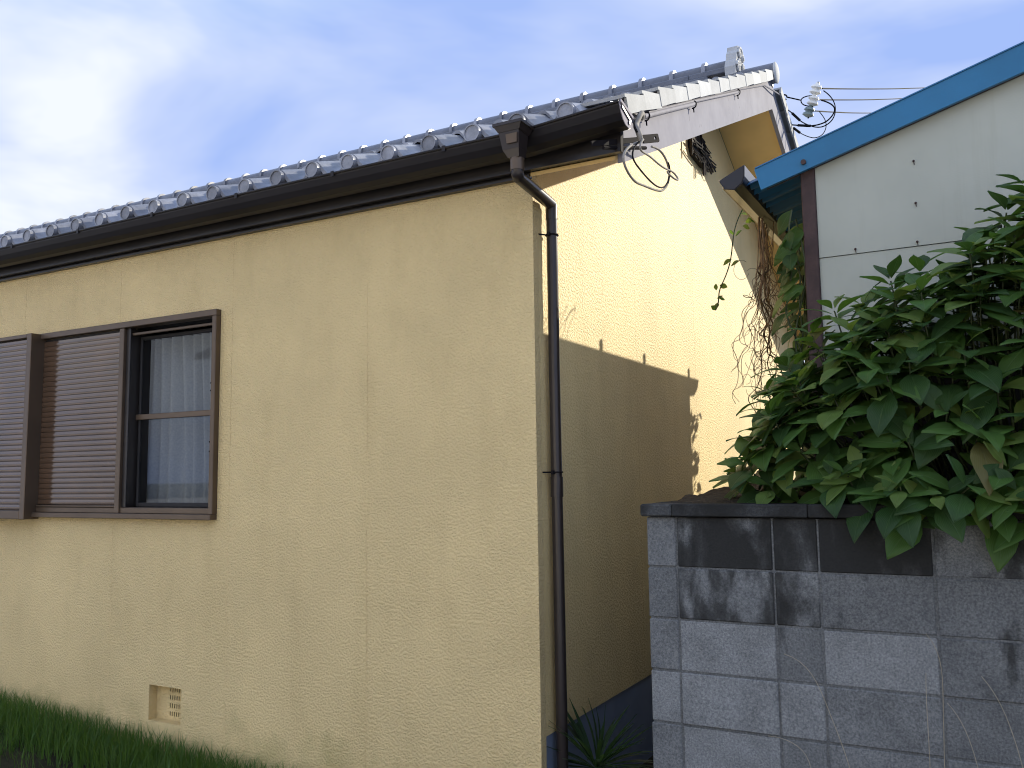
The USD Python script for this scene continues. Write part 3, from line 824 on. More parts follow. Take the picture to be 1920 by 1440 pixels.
XC = OV + .012
cond = thing('cable_conduit', 'grey cable conduit clipped along the top of the lit verge board', 'conduit', (XC, 0.2, 3.09))
q1 = [V(u, v, 0, XC + .006) for u, v in ((1206, 218.5), (1253, 206.5), (1300, 195))]
q2 = [V(u, v, 0, XC + .002) for u, v in ((1214, 211.5), (1300, 190), (1383, 172.5))]
q3 = [V(u, v, 0, XC - .002) for u, v in ((1225, 205), (1300, 186.5), (1383, 168), (1433, 159.5))]
q3 = q3 + [V(1450, 170, 0, XC + .012), V(1467, 181, 0, XC + .022)]
obj('cable_sleeve', tube(q1, .0125, 12), 'sleeve_paint', cond, smooth=50)
obj('cable_sleeve', tube(q2, .0095, 10), 'sleeve_paint', cond, smooth=50)
obj('bare_cable', tube(q3, .0055, 6), 'sleeve_paint', cond, smooth=50)
for q in (q1[0] * .95 + q1[2] * .05, q1[2], q2[2]):
    hook = tube([q + [.018 * math.cos(t) - .004, .006, .020 * math.sin(t)] for t in np.linspace(-np.pi / 2 - .3, np.pi / 2, 10)], .0035, 6)
    obj('clip', join([hook, tube([q + [0, .0, -.018], q + [.002, 0, -.045]], .0035, 5)]), 'iron_black', cond)

brk = thing('cable_bracket', 'black flat iron bracket with a hole, sticking out below the gutter end', 'bracket', (.45, -.03, 2.93))
ba, bb = V(1108, 270, 1, -.215), V(1233, 259, 0, .500)
dd = _unit(bb - ba)
perp = np.array([0, 0, 1.0])
side = _unit(np.cross(dd, perp))


def plate(a, b, h, t, hole=None):
    L = np.linalg.norm(b - a)
    poly = sg.Polygon([(0, -h / 2), (L - h * .15, -h / 2), (L, -h * .35), (L, h * .35), (L - h * .15, h / 2), (0, h / 2)])
    if hole:
        poly = poly.difference(sg.Point(L - hole, 0).buffer(h * .24))
    e = trimesh.creation.extrude_polygon(poly, t, engine='earcut')
    ex = _unit(b - a)
    ez = np.array([0, 0, 1.0]) - ex * ex[2]
    ez = _unit(ez)
    ey = np.cross(ex, ez)
    vv = e.vertices
    e.vertices = a + vv[:, :1] * ex + vv[:, 1:2] * ez + vv[:, 2:3] * ey
    return e


obj('flat_bar', plate(ba, bb - dd * .11, .022, .006), 'iron_black', brk)
obj('end_plate', plate(bb - dd * .12, bb, .036, .007, .028), 'iron_black', brk)
obj('stay', tube([ba + dd * .08 + [0, 0, -.02], bb - dd * .10 + [0, .01, -.035]], .008, 6), 'iron_black', brk)

xl = 0.495
knot = V(1197, 262, 0, xl)
loops = [
    ('pale grey cable hanging in the widest loop, from the bracket round to the right', [(1198, 268), (1180, 275), (1169, 300), (1182, 330), (1205, 347), (1232, 357), (1250, 348), (1255, 325), (1249, 300), (1238, 283), (1222, 275)], .0052, 'cable_grey', 'drop_cable'),
    ('thin dark cable in the inner narrow loop under the bracket', [(1199, 268), (1188, 280), (1186, 290), (1198, 315), (1215, 335), (1236, 351), (1250, 345), (1256, 322), (1253, 305)], .0036, 'cable_black', 'drop_cable'),
    ('pale cable crossing the loop down to a frayed end at its right', [(1206, 262), (1202, 268), (1200, 275), (1212, 289), (1232, 305), (1252, 318), (1268, 330), (1270, 333), (1258, 330), (1251, 322)], .0043, 'cable_grey', 'drop_cable'),
]
for i, (lab, px, r, mt, nm) in enumerate(loops):
    pts = [V(u, v, 0, xl + .012 * i + .006 * math.sin(k)) for k, (u, v) in enumerate(px)]
    obj(nm, tube(spline(pts, 70), r, 8), mt, smooth=60, label=lab, category='cable')
pts = [V(1203, 222, 0, XC + .01), V(1197, 222, 0, XC + .03), V(1193, 233, 0, xl - .03), V(1197, 248, 0, xl), V(1201, 262, 0, xl + .004)]
obj('cable_bend', tube(spline(pts, 30), .012, 10), 'cable_grey', cond, smooth=60)
pts = [V(1190, 228, 0, XC + .02), V(1190, 236, 0, xl - .02), V(1194, 247, 0, xl)]
obj('bare_cable', tube(spline(pts, 20), .005, 6), 'cable_black', cond, smooth=60)

# twig bundle under the gable peak, hung from a dark strip
tw = thing('twig_bundle', 'ragged dark bundle of sticks hanging on the gable wall under the roof peak', 'stick bundle', (.10, 2.3, 3.65))
XT = .030
outl = [(1294, 256), (1314, 244), (1318, 270), (1331, 286), (1336, 312), (1336, 322), (1318, 316), (1299, 292), (1295, 275)]
hull = sg.Polygon(outl)
n_st = 0
r2 = np.random.default_rng(5)
core_px = sg.Polygon(outl).buffer(-3)
core_pts = [V(u, v, 0, XT) for u, v in list(core_px.exterior.coords)[:-1]]
poly = sg.Polygon([(p[1], p[2]) for p in core_pts])
obj('bundle_core', prism_x(poly, XT - .035, XT + .0), 'twig', tw)
while n_st < 70:
    u0, v0 = r2.uniform(1292, 1330), r2.uniform(245, 305)
    if not hull.contains(sg.Point(u0, v0)):
        continue
    ang = r2.normal(0.95, 0.22)
    L = r2.uniform(18, 42)
    u1, v1 = u0 + L * math.cos(ang), v0 + L * math.sin(ang)
    if not hull.buffer(7).contains(sg.Point(u1, v1)):
        continue
    xo = XT + r2.uniform(-.03, .02)
    a, b = V(u0, v0, 0, xo), V(u1, v1, 0, xo + r2.uniform(-.01, .01))
    obj('stick', tube([a, (a + b) / 2 + r2.normal(0, .004, 3), b], r2.uniform(.003, .006), 5), 'twig', tw)
    n_st += 1
for u0, v0, u1, v1 in ((1314, 236, 1316, 280), (1319, 296, 1319, 329), (1322, 300, 1322, 327), (1331, 308, 1337, 323), (1326, 306, 1334, 326), (1296, 258, 1297, 290)):
    obj('stick', tube(np.linspace(V(u0, v0, 0, XT + .015), V(u1, v1, 0, XT + .015), 3), .007, 6), 'twig', tw)

# ------------------------------------------------------------------ power lines and insulators
YI = 3.75
g_ins = 'insulators where the power lines meet the house'
ring_p = at(1470, 183, 1, 3.46)
obj('anchor_hook', join([tube([ring_p + [.022 * math.cos(t), 0, .022 * math.sin(t)] for t in np.linspace(0, 5.6, 18)], .006, 6), tube([ring_p + [-.02, 0, 0], ring_p + [-.06, 0, -.01]], .008, 6)]), 'iron_black',
    label='small iron hook on the far roof edge where the power wires are tied', category='hook')
ins_px = [(1530, 167, 'porcelain', 'white porcelain insulator, topmost of the three beside the roof end'), (1525, 188, 'porcelain', 'white porcelain insulator in the middle of the three beside the roof end'),
          (1517, 209, 'porcelain_grey', 'grey-green insulator, lowest of the three beside the roof end')]
ins_c = []
for u, v, mt, lab in ins_px:
    c = at(u, v, 1, YI)
    ins_c.append(c)
    prof = np.array([(0.0, .052), (.012, .050), (.018, .034), (.036, .026), (.044, .010), (.030, .002), (.028, -.008), (.042, -.016), (.046, -.030), (.026, -.040), (.014, -.046), (0.0, -.048)])
    prof = prof[::-1] if False else prof
    rv = trimesh.creation.revolve(prof[::-1], sections=20)
    rv.apply_transform(trimesh.transformations.rotation_matrix(0.35, [0.3, 1, 0]))
    rv.apply_translation(c)
    t = thing('insulator', lab, 'insulator', c)
    obj('insulator_body', rv, mt, t, smooth=35)
    obj('insulator_pin', tube([c + np.array([.02, 0, .055]), c + np.array([-.01, 0, -.055])], .006, 6), 'iron_black', t)
# the yoke wires from the hook to the insulators
jn = at(1502, 188, 1, YI - .15)
yoke = thing('tie_wire', 'twisted tie wire running from the roof hook to the insulators', 'wire', tuple(ring_p))
obj('wire_strand', tube([ring_p + [.02, 0, 0], jn], .005, 6), 'cable_black', yoke)
obj('wire_strand', tube(spline([jn, at(1511, 181, 1, YI - .05), at(1522, 179, 1, YI)], 10), .0045, 6), 'cable_black', yoke)
obj('wire_strand', tube(spline([jn, at(1508, 197, 1, YI - .05), at(1518, 199, 1, YI)], 10), .0045, 6), 'cable_black', yoke)
labs = ['highest of the three power wires leaving the insulators to the right', 'middle of the three power wires leaving the insulators to the right', 'lowest of the three power wires leaving the insulators to the right']
far_px = [(1755, 163.5), (1715, 183), (1656, 211)]
for c, (u, v), lab in zip(ins_c, far_px, labs):
    e = at(u, v, 1, 9.0)
    mid = (c * .6 + e * .4) + [0, 0, .0]
    far_end = c + (e - c) * 2.6 + [0, 0, .0]
    start = c + [.045, .01, -.002]
    pts = np.array([start + (far_end - start) * t + [0, 0, -0.30 * t * (1 - t) * 1.0 + 0.0] for t in np.linspace(0, 1, 24)])
    # pass through the seen point
    k = np.argmin(np.abs(pts[:, 1] - e[1]))
    pts += np.linspace(0, 1, 24)[:, None] * (e - pts[k]) / max(np.linspace(0, 1, 24)[k], .01)
    obj('power_wire', tube(pts, .0055, 6), 'cable_black', label=lab, category='wire')
drops = [
    ('black service wire looping down widest from the top insulator', [(1544, 170), (1556, 180), (1566, 200), (1560, 225), (1540, 238), (1520, 236), (1500, 226), (1485, 212), (1468, 203)]),
    ('black service wire looping from the middle insulator to the roof edge', [(1540, 188), (1556, 194), (1565, 205), (1556, 222), (1540, 232), (1520, 236), (1496, 235), (1479, 234)]),
    ('thin service wire hanging lowest, from the grey insulator to the roof edge', [(1536, 209), (1546, 223), (1549, 235), (1542, 252), (1530, 258), (1515, 256), (1500, 249), (1488, 240), (1479, 234)]),
]
for i, (lab, px) in enumerate(drops):
    n = len(px)
    pts = [at(u, v, 1, YI + .02 * i + (3.52 - YI) * max(0, (k / (n - 1) - .45) / .55)) for k, (u, v) in enumerate(px)]
    obj('service_wire', join([tube(spline(pts, 60), (.0045, .0055, .0035)[i], 6), tube([pts[-3], pts[-2]], .010, 6)]), 'cable_black', label=lab, category='wire')
obj('service_wire', tube(spline([at(1479, 234, 1, 3.52), at(1472, 215, 1, 3.5), at(1467, 203, 1, 3.48), ring_p], 16), .006, 6), 'cable_black', label='short black wire clipped down the far roof edge from the hook', category='wire')

# ------------------------------------------------------------------ shed with the blue roof edge
YW = 0.43                       # its front wall
SXL, SXR = 1.05, 4.3            # left post, right end
SYB = 3.53                      # back wall
shed = thing('shed', 'small pale shed with a blue metal roof edge and a rusty corner post', 'shed', (2.5, 1.8, 0))


def barge_b(x):
    return 2.745 + 0.291 * (x - 0.89)


def barge_t(x):
    return 2.838 + 0.2985 * (x - 0.866)


XRS = 3.5
yb0 = YW - .045
obj('barge_board', prism_y(sg.Polygon([(0.868, barge_t(0.868)), (0.893, barge_b(0.893)), (XRS, barge_b(XRS)), (XRS, barge_t(XRS))]), yb0, yb0 + .018), 'steel_blue', shed)
obj('barge_flange', prism_y(sg.Polygon([(0.872, barge_t(0.872) + .001), (XRS, barge_t(XRS) + .001), (XRS, barge_t(XRS) + .006), (0.872, barge_t(0.872) + .006)]), yb0 - .004, yb0 + .15), 'blue_roof_sheet', shed)
obj('barge_underside', prism_y(sg.Polygon([(0.91, barge_b(0.91) + .004), (XRS, barge_b(XRS) + .004), (XRS, barge_b(XRS) + .012), (0.91, barge_b(0.91) + .012)]), yb0 + .019, YW - .002), 'rust_brown', shed)
sc = trimesh.creation.cylinder(.011, .012, sections=8)
sc.apply_transform(trimesh.transformations.rotation_matrix(math.pi / 2, [1, 0, 0]))
sc.apply_translation([1.072, yb0 - .004, 2.832])
obj('rusty_screw', sc, 'rust_brown', shed)
# roof: one corrugated sheet made of waves along x
ys = np.linspace(YW + .01, SYB + .02, 110)
xs = np.array([0.80, 2.0, XRS])
RX, RY = np.meshgrid(xs, ys, indexing='ij')
RZ = 2.80 + 0.295 * (RX - .80) + .012 * np.sin(RY * 2 * np.pi / .076)
idx = np.arange(RX.size).reshape(RX.shape)
rf = np.stack([idx[:-1, :-1], idx[1:, :-1], idx[1:, 1:], idx[:-1, 1:]], -1).reshape(-1, 4)
sheet_t = np.stack([RX, RY, RZ], -1).reshape(-1, 3)
obj('roof_sheet', (np.vstack([sheet_t, sheet_t - [0, 0, .004]]), np.vstack([rf, rf[:, ::-1] + RX.size])), 'blue_roof_sheet', shed, smooth=True)
for x, y in ((1.272, YW + .10), (0.85, 1.43), (0.85, 2.47), (0.85, 3.27)):
    zt = 2.80 + .295 * (x - .80)
    obj('hook_bolt', tube([(x, y, zt - .01), (x, y, zt + .045), (x - .012, y, zt + .07)], .008, 6), 'rust_brown', shed)
# front panels, their joint, corner post
PXL = SXL + .058
up = sg.Polygon([(PXL, 2.4315), (XRS, 2.4315), (XRS, barge_b(XRS) + .03), (PXL, barge_b(PXL) + .03)])
obj('wall_sheet', prism_y(up, YW, YW + .012), 'shed_panel', shed, label='upper pale sheet of the shed front')
obj('wall_sheet', prism_y(sg.box(PXL, 2.02, XRS, 2.4285), YW + .003, YW + .015), 'shed_panel', shed, label='lower pale sheet of the shed front')
obj('sheet_edge_strip', bevel_box(PXL, XRS, YW - .006, YW + .016, 2.002, 2.019, .002), 'shed_panel', shed)
obj('corner_post', bevel_box(SXL, PXL - .001, YW - .012, YW + .05, -.1, barge_b(SXL) + .02, .004), 'rust_brown', shed)
for k in range(16):
    z = 0.0 + .125 * k
    obj('lower_plank', bevel_box(PXL, XRS, YW + .02, YW + .036, z, z + .121, .003), 'dark_planks', shed)
obj('unseen_side_wall', box(SXL + .008, SXL + .030, YW + .0505, SYB, -.1, barge_b(SXL) + .012), 'shed_panel', shed)  # face out of view, pale so it bounces light onto the shaded gable
obj('back_wall', prism_y(sg.Polygon([(SXL + .031, -.1), (XRS, -.1), (XRS, barge_b(XRS) + .076), (SXL + .031, barge_b(SXL) + .076)]), SYB - .02, SYB), 'dark_planks', shed)
obj('unseen_wing_wall', prism_y(sg.Polygon([(.80, -.1), (SXL + .03, -.1), (SXL + .03, 2.872), (.80, 2.790)]), SYB - .018, SYB + .004), 'dark_planks', shed)  # out of view; shapes the upright edge of the shadow on the gable
obj('right_wall', box(XRS + .001, XRS + .02, YW, SYB, -.1, barge_b(XRS)), 'dark_planks', shed)
for x, z in ((1.483, 2.774), (1.481, 2.603), (1.249, 2.449), (1.478, 2.447), (1.695, 2.449), (1.92, 2.45)):
    nl = trimesh.creation.icosphere(1, .0048)
    nl.apply_translation([x, YW - .003, z])
    obj('nail', join([nl, tube([(x, YW - .003, z), (x + .002, YW - .0025, z - .015)], .0016, 5)]), 'rust_brown', shed)
# gutter along the side eave
YG0, YG1 = YW - .055, 3.60
GXO = 0.722
sgp = [(GXO, 2.812), (GXO + .004, 2.802), (GXO + .022, 2.772), (GXO + .060, 2.764), (GXO + .092, 2.785), (GXO + .104, 2.815), (GXO + .106, 2.862)]
sgut = sg.LineString(sgp).buffer(.003, cap_style='flat', join_style='mitre')
sgm = obj('gutter', prism_y(sgut, YG0, YG1), 'gutter_black', shed)
obj('gutter_end_cap', prism_y(sg.Polygon(sgp + [(GXO + .075, 2.848)]), YG0 - .004, YG0 - .0005), 'gutter_black', sgm)
obj('gutter_lip', tube([(GXO - .001, YG0, 2.812), (GXO - .001, YG1, 2.812)], .006, 6), 'gutter_lip', sgm)
obj('gutter_tan_line', tube([(GXO + .012, YG0, 2.780), (GXO + .012, YG1, 2.780)], .005, 6), 'gutter_lip', sgm)  # tan line along the lower edge of the gutter
for y in (1.95, 2.57, 3.39):
    obj('gutter_strap', tube([(GXO + .004, y, 2.79), (GXO - .004, y, 2.83), (GXO + .004, y + .008, 2.872)], .012, 6), 'gutter_black', sgm)
obj('unseen_gutter_pipe', tube([(0.79, 3.40, 2.77), (.80, 3.42, 2.66), (.84, 3.46, 2.5), (.84, 3.46, -.1)], .022, 10), 'gutter_black', sgm)  # downpipe out of view, helps cast the upright shadow edge on the gable

# ------------------------------------------------------------------ concrete block wall
YBW = -0.15
bw = thing('block_wall', 'low grey concrete block wall with black mould under its coping', 'wall', (1.6, 0.0, 0))
BH, ZT = 0.1855, 1.395
xs_full = [0.648, 0.995, 1.147, 1.500, 1.853, 2.206, 2.56]
TH = 0.10
zrow = [ZT - BH * k for k in range(8)]
j = 0.0062
obj('mortar_core', box(0.66, 2.55, YBW + .0035, YBW + TH - .006, -.1, ZT - .004), 'mortar', bw)
for r in range(7):
    zt_, zb_ = zrow[r] - j / 2, zrow[r + 1] + j / 2
    for i in range(len(xs_full) - 1):
        a, b = xs_full[i] + j / 2, xs_full[i + 1] - j / 2
        if r == 0:
            mt = ['block_mouldy', 'block_mouldy', 'block_mouldy', 'block_patchy', 'block_mouldy', 'block_mouldy'][i]
        elif r == 1:
            mt = ['block_patchy', 'block_patchy', 'block_dim', 'block_dim', 'block_dim', 'block_dim'][i]
        else:
            mt = [['block_light', 'block_clean', 'block_dim'][rng.integers(3)] for _ in range(6)][i] if i > 0 else 'block_light'
            if r == 2 and i == 1:
                mt = 'block_dim'
        dy = rng.normal(0, .0012)
        obj('block', bevel_box(a, b, YBW + dy, YBW + TH, zb_, zt_, .004), mt, bw)
# return wall that runs back beside the house
obj('mortar_core', box(0.540, 0.6595, YBW + .0035, 3.9, -.1, ZT - .004), 'mortar', bw)
for r in range(7):
    zt_, zb_ = zrow[r] - j / 2, zrow[r + 1] + j / 2
    y0 = YBW
    k = 0
    while y0 < 3.9:
        L = (0.352 if (r + k) % 2 or k else 0.176)
        if k == 0:
            L = 0.352 if r % 2 else 0.176
        obj('block', bevel_box(0.535 + rng.normal(0, .001), 0.6455, y0 + (rng.normal(0, .001) if k == 0 else 0), min(y0 + L, 3.9) - j, zb_, zt_, .004), 'block_clean' if k else ['block_clean', 'block_dim', 'block_clean', 'block_light', 'block_clean', 'block_light', 'block_clean'][r], bw)
        y0 += L
        k += 1
# coping: mitred slabs
zc0, zc1 = ZT + .001, ZT + .046
xq = 0.518
for a, b in ((0.640, 1.12), (1.122, 1.60), (1.602, 2.08), (2.082, 2.56)):
    obj('coping_slab', bevel_box(a, b, YBW - .022, YBW + TH + .022, zc0, zc1, .0035), 'cap_mouldy', bw)
obj('coping_slab', bevel_box(xq, 0.638, YBW - .024, YBW + TH + .022, zc0 - .001, zc1 - .001, .006), 'cap_end', bw)
for a in np.arange(YBW + TH + .024, 3.8, .48):
    obj('coping_slab', bevel_box(xq, 0.662, a, a + .478, zc0, zc1, .008), 'cap_mouldy', bw)

# raised garden soil with leaf litter behind the wall
sx, sy = np.linspace(0.535, SXL + 2.3, 64), np.linspace(YBW + TH - .03, 3.6, 70)
SX, SY = np.meshgrid(sx, sy, indexing='ij')
SZ = 1.405 + 0.045 * np.clip((SY + .06) / .10, 0, 1) * np.clip((SX - .53) / .03, 0, 1) + 0.050 * np.clip(SY / 1.2, 0, 1) * np.clip((SX - .53) / .05, 0, 1) + .035 * (meshkit.fbm(np.stack([SX * 9, SY * 9, SX * 0], -1), 3) - .5)
nx, ny = SX.shape
idx = np.arange(nx * ny).reshape(nx, ny)
sf = np.stack([idx[:-1, :-1], idx[1:, :-1], idx[1:, 1:], idx[:-1, 1:]], -1).reshape(-1, 4)
obj('garden_soil', (np.stack([SX, SY, SZ], -1).reshape(-1, 3), sf), 'litter', smooth=True, kind='structure', label='raised dark soil and leaf litter behind the block wall', category='soil')

# ------------------------------------------------------------------ leaves
def leaf(base, axis, up, L, wd, droop=0.35, fold=0.18, n=7, wave=0.0, r=None):
    """A pointed oval leaf: mid-rib along axis, drooping towards its tip, folded up along the rib. Returns (mesh, uv)."""
    axis, up = _unit(axis), np.asarray(up, float)
    up = _unit(up - axis * (up @ axis))
    sd = np.cross(axis, up)
    s = np.linspace(0, 1, n)
    w = wd * np.clip(np.sin(np.pi * s ** 1.03), 0, 1) ** 0.95
    w[0], w[-1] = wd * .06, wd * .02
    cols = np.array([-1, -.55, 0, .55, 1.0])
    pts, uv = [], []
    for k in range(n):
        c = base + axis * (L * (s[k] - 0.10 * droop * s[k] ** 2)) - up * (L * droop * s[k] ** 2)
        for q in cols:
            jit = 1.0 + (wave * math.sin(9 * s[k] + q * 3) if abs(q) == 1 else 0)
            pts.append(c + sd * (q * w[k] / 2 * jit) + up * (fold * abs(q) ** 1.2 * w[k] / 2 - .10 * wd * (abs(q) == 1) * s[k]))
            uv.append((q, s[k]))
    f = []
    for k in range(n - 1):
        for c in range(4):
            a = k * 5 + c
            f += [(a, a + 1, a + 6), (a, a + 6, a + 5)]
    return (np.array(pts), np.array(f)), np.array(uv)


def put_leaves(parent, items, limit, name='leaf'):
    """items: (mesh, uv, material). The first `limit` are parts of their own, the rest one part."""
    for (mv, uv, mt) in items[:limit]:
        obj(name, mv, mt, parent, smooth=True, uv=uv)
    rest = items[limit:]
    bym = {}
    for mv, uv, mt in rest:
        bym.setdefault(mt, []).append((mv, uv))
    for mt, lst in bym.items():
        off, vs, fs, us = 0, [], [], []
        for (v, f), uv in lst:
            vs.append(v)
            fs.append(f + off)
            us.append(uv)
            off += len(v)
        obj('more_leaves', (np.vstack(vs), np.vstack(fs)), mt, parent, smooth=True, uv=np.vstack(us), kind='stuff')


# ---- hydrangea over the wall
bush = thing('hydrangea_bush', 'large-leaved dark green hydrangea bush spilling over the block wall', 'bush', (1.6, 0.1, 1.39))
r3 = np.random.default_rng(21)
topx = [0.80, 0.90, 1.03, 1.21, 1.42, 1.56, 1.72, 1.83, 2.3, 2.6]
topz = [1.62, 1.80, 1.95, 2.10, 2.20, 2.23, 2.33, 2.44, 2.72, 2.8]


def env_top(x):
    return np.interp(x, topx, topz)


def env_front(x, z):
    """How far the bush reaches out towards the street."""
    return -0.10 - 0.06 * np.clip((x - 1.0) / .5, 0, 1) - 0.07 * np.clip((1.75 - z) / .3, 0, 1) * np.clip((x - 1.15) / .3, 0, 1)


tips = []
# silhouette tips placed along the outline, then the front face, then the depth
for x, z, y in ((0.86, 1.62, .12), (0.83, 1.55, .05), (0.93, 1.86, .16), (0.92, 1.70, .05), (1.02, 1.95, .14), (1.12, 2.06, .10), (1.20, 2.15, .12), (1.30, 2.16, .14),
                (1.40, 2.24, .12), (1.50, 2.25, .10), (1.60, 2.24, .14), (1.70, 2.34, .10), (1.78, 2.43, .10), (1.84, 2.50, .06), (1.92, 2.52, .10), (2.03, 2.60, .12), (0.97, 1.50, -.02), (1.00, 1.78, .0), (1.06, 1.86, -.02)):
    tips.append((np.array([x, y, z]), 1.0))
for k in range(16):
    z = r3.uniform(1.47, 1.92)
    tips.append((np.array([np.interp(z, [1.45, 1.62, 1.95], [.90, .86, 1.0]) + abs(r3.normal(0, .08)), r3.uniform(-.06, .22), z]), .95))
while len(tips) < 132:
    x = r3.uniform(0.88, 2.35)
    z = r3.uniform(1.42, env_top(x) - .02)
    fy = env_front(x, z)
    y = fy + abs(r3.normal(0, .10)) + (0.10 * np.clip((z - (env_top(x) - .35)) / .35, 0, 1))
    if y > .36:
        continue
    p = np.array([x, y, z])
    if any(np.linalg.norm((p - q) * [1, .7, 1]) < 0.080 for q, _ in tips):
        if r3.random() < .93:
            continue
    tips.append((p, 1.0))
# trailing branches over the coping
for x, z in ((1.42, 1.50), (1.52, 1.47), (1.62, 1.50), (1.75, 1.48), (1.87, 1.50), (1.98, 1.48)):
    tips.append((np.array([x, -.22 + r3.normal(0, .012), z]), .95))
while len(tips) < 205:
    x = r3.uniform(1.02, 2.35)
    z = env_top(x) - abs(r3.normal(0, .20)) - .03
    if z > 1.75:
        tips.append((np.array([x, r3.uniform(.0, .30), z]), .95))
while len(tips) < 240:
    x = r3.uniform(1.55, 2.2)
    z = env_top(x) - r3.uniform(.05, .50)
    tips.append((np.array([x, r3.uniform(-.08, .16), z]), 1.0))
items = []
stems = []
root = np.array([1.75, .18, 1.35])
for p, size in tips:
    out = _unit((p - np.array([1.62, .34, 1.62])) * [0.85, 1.25, 0.9])
    d = _unit(out * .60 + np.array([0, -.12, .95]) + r3.normal(0, .14, 3))
    if p[1] < -.22:
        d = _unit(np.array([r3.normal(0, .3), -.60, .55]))
    rt = root + np.array([(p[0] - root[0]) * .55, 0, 0])
    stems.append(tube(spline([rt, rt * .45 + p * .55 + [0, .05, .0], p - d * .06, p], 9), np.linspace(.0055, .0028, 9), 5))
    a0 = r3.uniform(0, np.pi)
    ref = np.array([0, 0, 1.0]) if abs(d[2]) < .9 else np.array([1.0, 0, 0])
    e1 = _unit(np.cross(d, ref))
    e2 = np.cross(d, e1)
    pairs = 4 if r3.random() < .75 else 3
    for q in range(pairs):
        frac = q / (pairs - 1)
        elev = 0.20 + 0.78 * frac
        L = size * (0.176 - 0.085 * frac ** 1.3) * r3.uniform(.85, 1.15)
        for h in (0, np.pi):
            a = a0 + q * np.pi / 2 + h + r3.normal(0, .16)
            radial = e1 * math.cos(a) + e2 * math.sin(a)
            ax = _unit(radial * math.cos(elev) + d * math.sin(elev) + np.array([0, 0, -.10]))
            bp = p - d * (0.055 * (1 - frac)) + ax * .012
            lf, uv = leaf(bp, ax, d + [0, 0, .35] + r3.normal(0, .12, 3), L, L * r3.uniform(.46, .58), droop=r3.uniform(.15, .48), fold=r3.uniform(.10, .30), wave=.05)
            mt = r3.choice(['leaf_deep', 'leaf_mid', 'leaf_pale', 'leaf_yellowed'], p=[.40, .43, .145, .025]) if frac < .6 else r3.choice(['leaf_deep', 'leaf_mid', 'leaf_pale'], p=[.30, .42, .28])
            items.append((lf, uv, str(mt)))
obj('stems', join(stems), 'green_stem', bush, kind='stuff', smooth=True)
key = [np.linalg.norm(it[0][0].mean(0) - EYE) - 0.9 * np.linalg.norm(it[0][0].max(0) - it[0][0].min(0)) for it in items]
items = [items[k] for k in np.argsort(key)]
put_leaves(bush, items, 300)

# ---- climbing vine on the shed's side
vine = thing('climbing_vine', 'leafy green vine climbing the shed side left of the rusty post', 'vine', (1.0, .7, 1.4))
r4 = np.random.default_rng(4)
vi = []
vst = []
for k in range(15):
    y = r4.uniform(.42, 1.1)
    x = SXL - r4.uniform(.01, .05)
    pts = [np.array([x, y, 1.38])]
    for z in np.arange(1.52, r4.uniform(2.4, 2.78), .14):
        pts.append(np.array([SXL - r4.uniform(.0, .10), y + r4.normal(0, .05), z]))
    vst.append(tube(spline(pts, 24), .004, 5))
    for p in spline(pts, 17)[1:]:
        az = r4.uniform(2.0, 5.2)
        ax = np.array([math.cos(az) * .8 - .25, math.sin(az) * .55 - .15, -.55 + r4.normal(0, .3)])
        L = r4.uniform(.065, .125)
        lf, uv = leaf(p, ax, np.array([-.5, -.6, .5]) + r4.normal(0, .25, 3), L, L * r4.uniform(.6, .8), droop=.25, fold=.15)
        vi.append((lf, uv, str(r4.choice(['leaf_deep', 'leaf_mid', 'leaf_pale'], p=[.5, .4, .1]))))
# trailing growth out of view at the back corner, roughening the gable's shadow edge
for k in range(34):
    y = 3.555 + r4.normal(0, .012)
    x = .795 + r4.normal(0, .016)
    z0_ = r4.uniform(1.5, 2.74)
    p = np.array([x, y, z0_])
    for q in range(5):
        L = r4.uniform(.04, .075)
        ax = np.array([r4.normal(0, .7), r4.normal(0, .7), -.5])
        lf, uv = leaf(p + r4.normal(0, .02, 3), ax, r4.normal(0, .5, 3) + [0, -.3, .4], L, L * .75, droop=.25, fold=.15)
        vi.append((lf, uv, str(r4.choice(['leaf_deep', 'leaf_mid'], p=[.5, .5]))))
obj('stem', join(vst), 'green_stem', vine, smooth=True)
put_leaves(vine, vi, 300)

# ---- dry tangled roots hanging from the gutter
dry = thing('hanging_dry_vine', 'tangle of dry leafless brown vine stems hanging from the shed gutter', 'vine', (.74, 1.1, 2.8))
r5 = np.random.default_rng(12)
for k in range(27):
    u, v = r5.normal(1433, 9), 408 + r5.uniform(-4, 14)
    uend = r5.normal(1440, 24)
    vend = r5.uniform(560, 790) if k > 6 else r5.uniform(740, 800)
    pts = []
    n = int((vend - v) / 22) + 3
    xo = .74 + r5.normal(0, .035)
    wob = r5.normal(0, 1, 2)
    for s in np.linspace(0, 1, n):
        uu = u + (uend - u) * s ** 1.3 + (wob[0] * 9 * math.sin(6 * s + wob[1] * 3) + r5.normal(0, 7.5)) * min(1, s * 1.6)
        pts.append(at(uu, v + (vend - v) * s, 0, xo + .04 * math.sin(5 * s + wob[1])))
    obj('dry_stem', tube(spline(pts, n * 4), np.linspace(.0022, .0011, n * 4) if k > 3 else np.linspace(.0050, .0018, n * 4), 4), 'dry_vine', dry)
for k in range(64):
    u, v = r5.normal(1441, 20), r5.uniform(500, 760)
    R = r5.uniform(7, 22)
    t = np.linspace(0, r5.uniform(2.5, 5.5), 18) + r5.uniform(0, 6)
    obj('dry_tendril', tube([at(u + R * math.cos(q) * .8, v + R * math.sin(q), 0, .74 + .02 * math.sin(q)) for q in t], .0011, 4), 'dry_vine', dry)

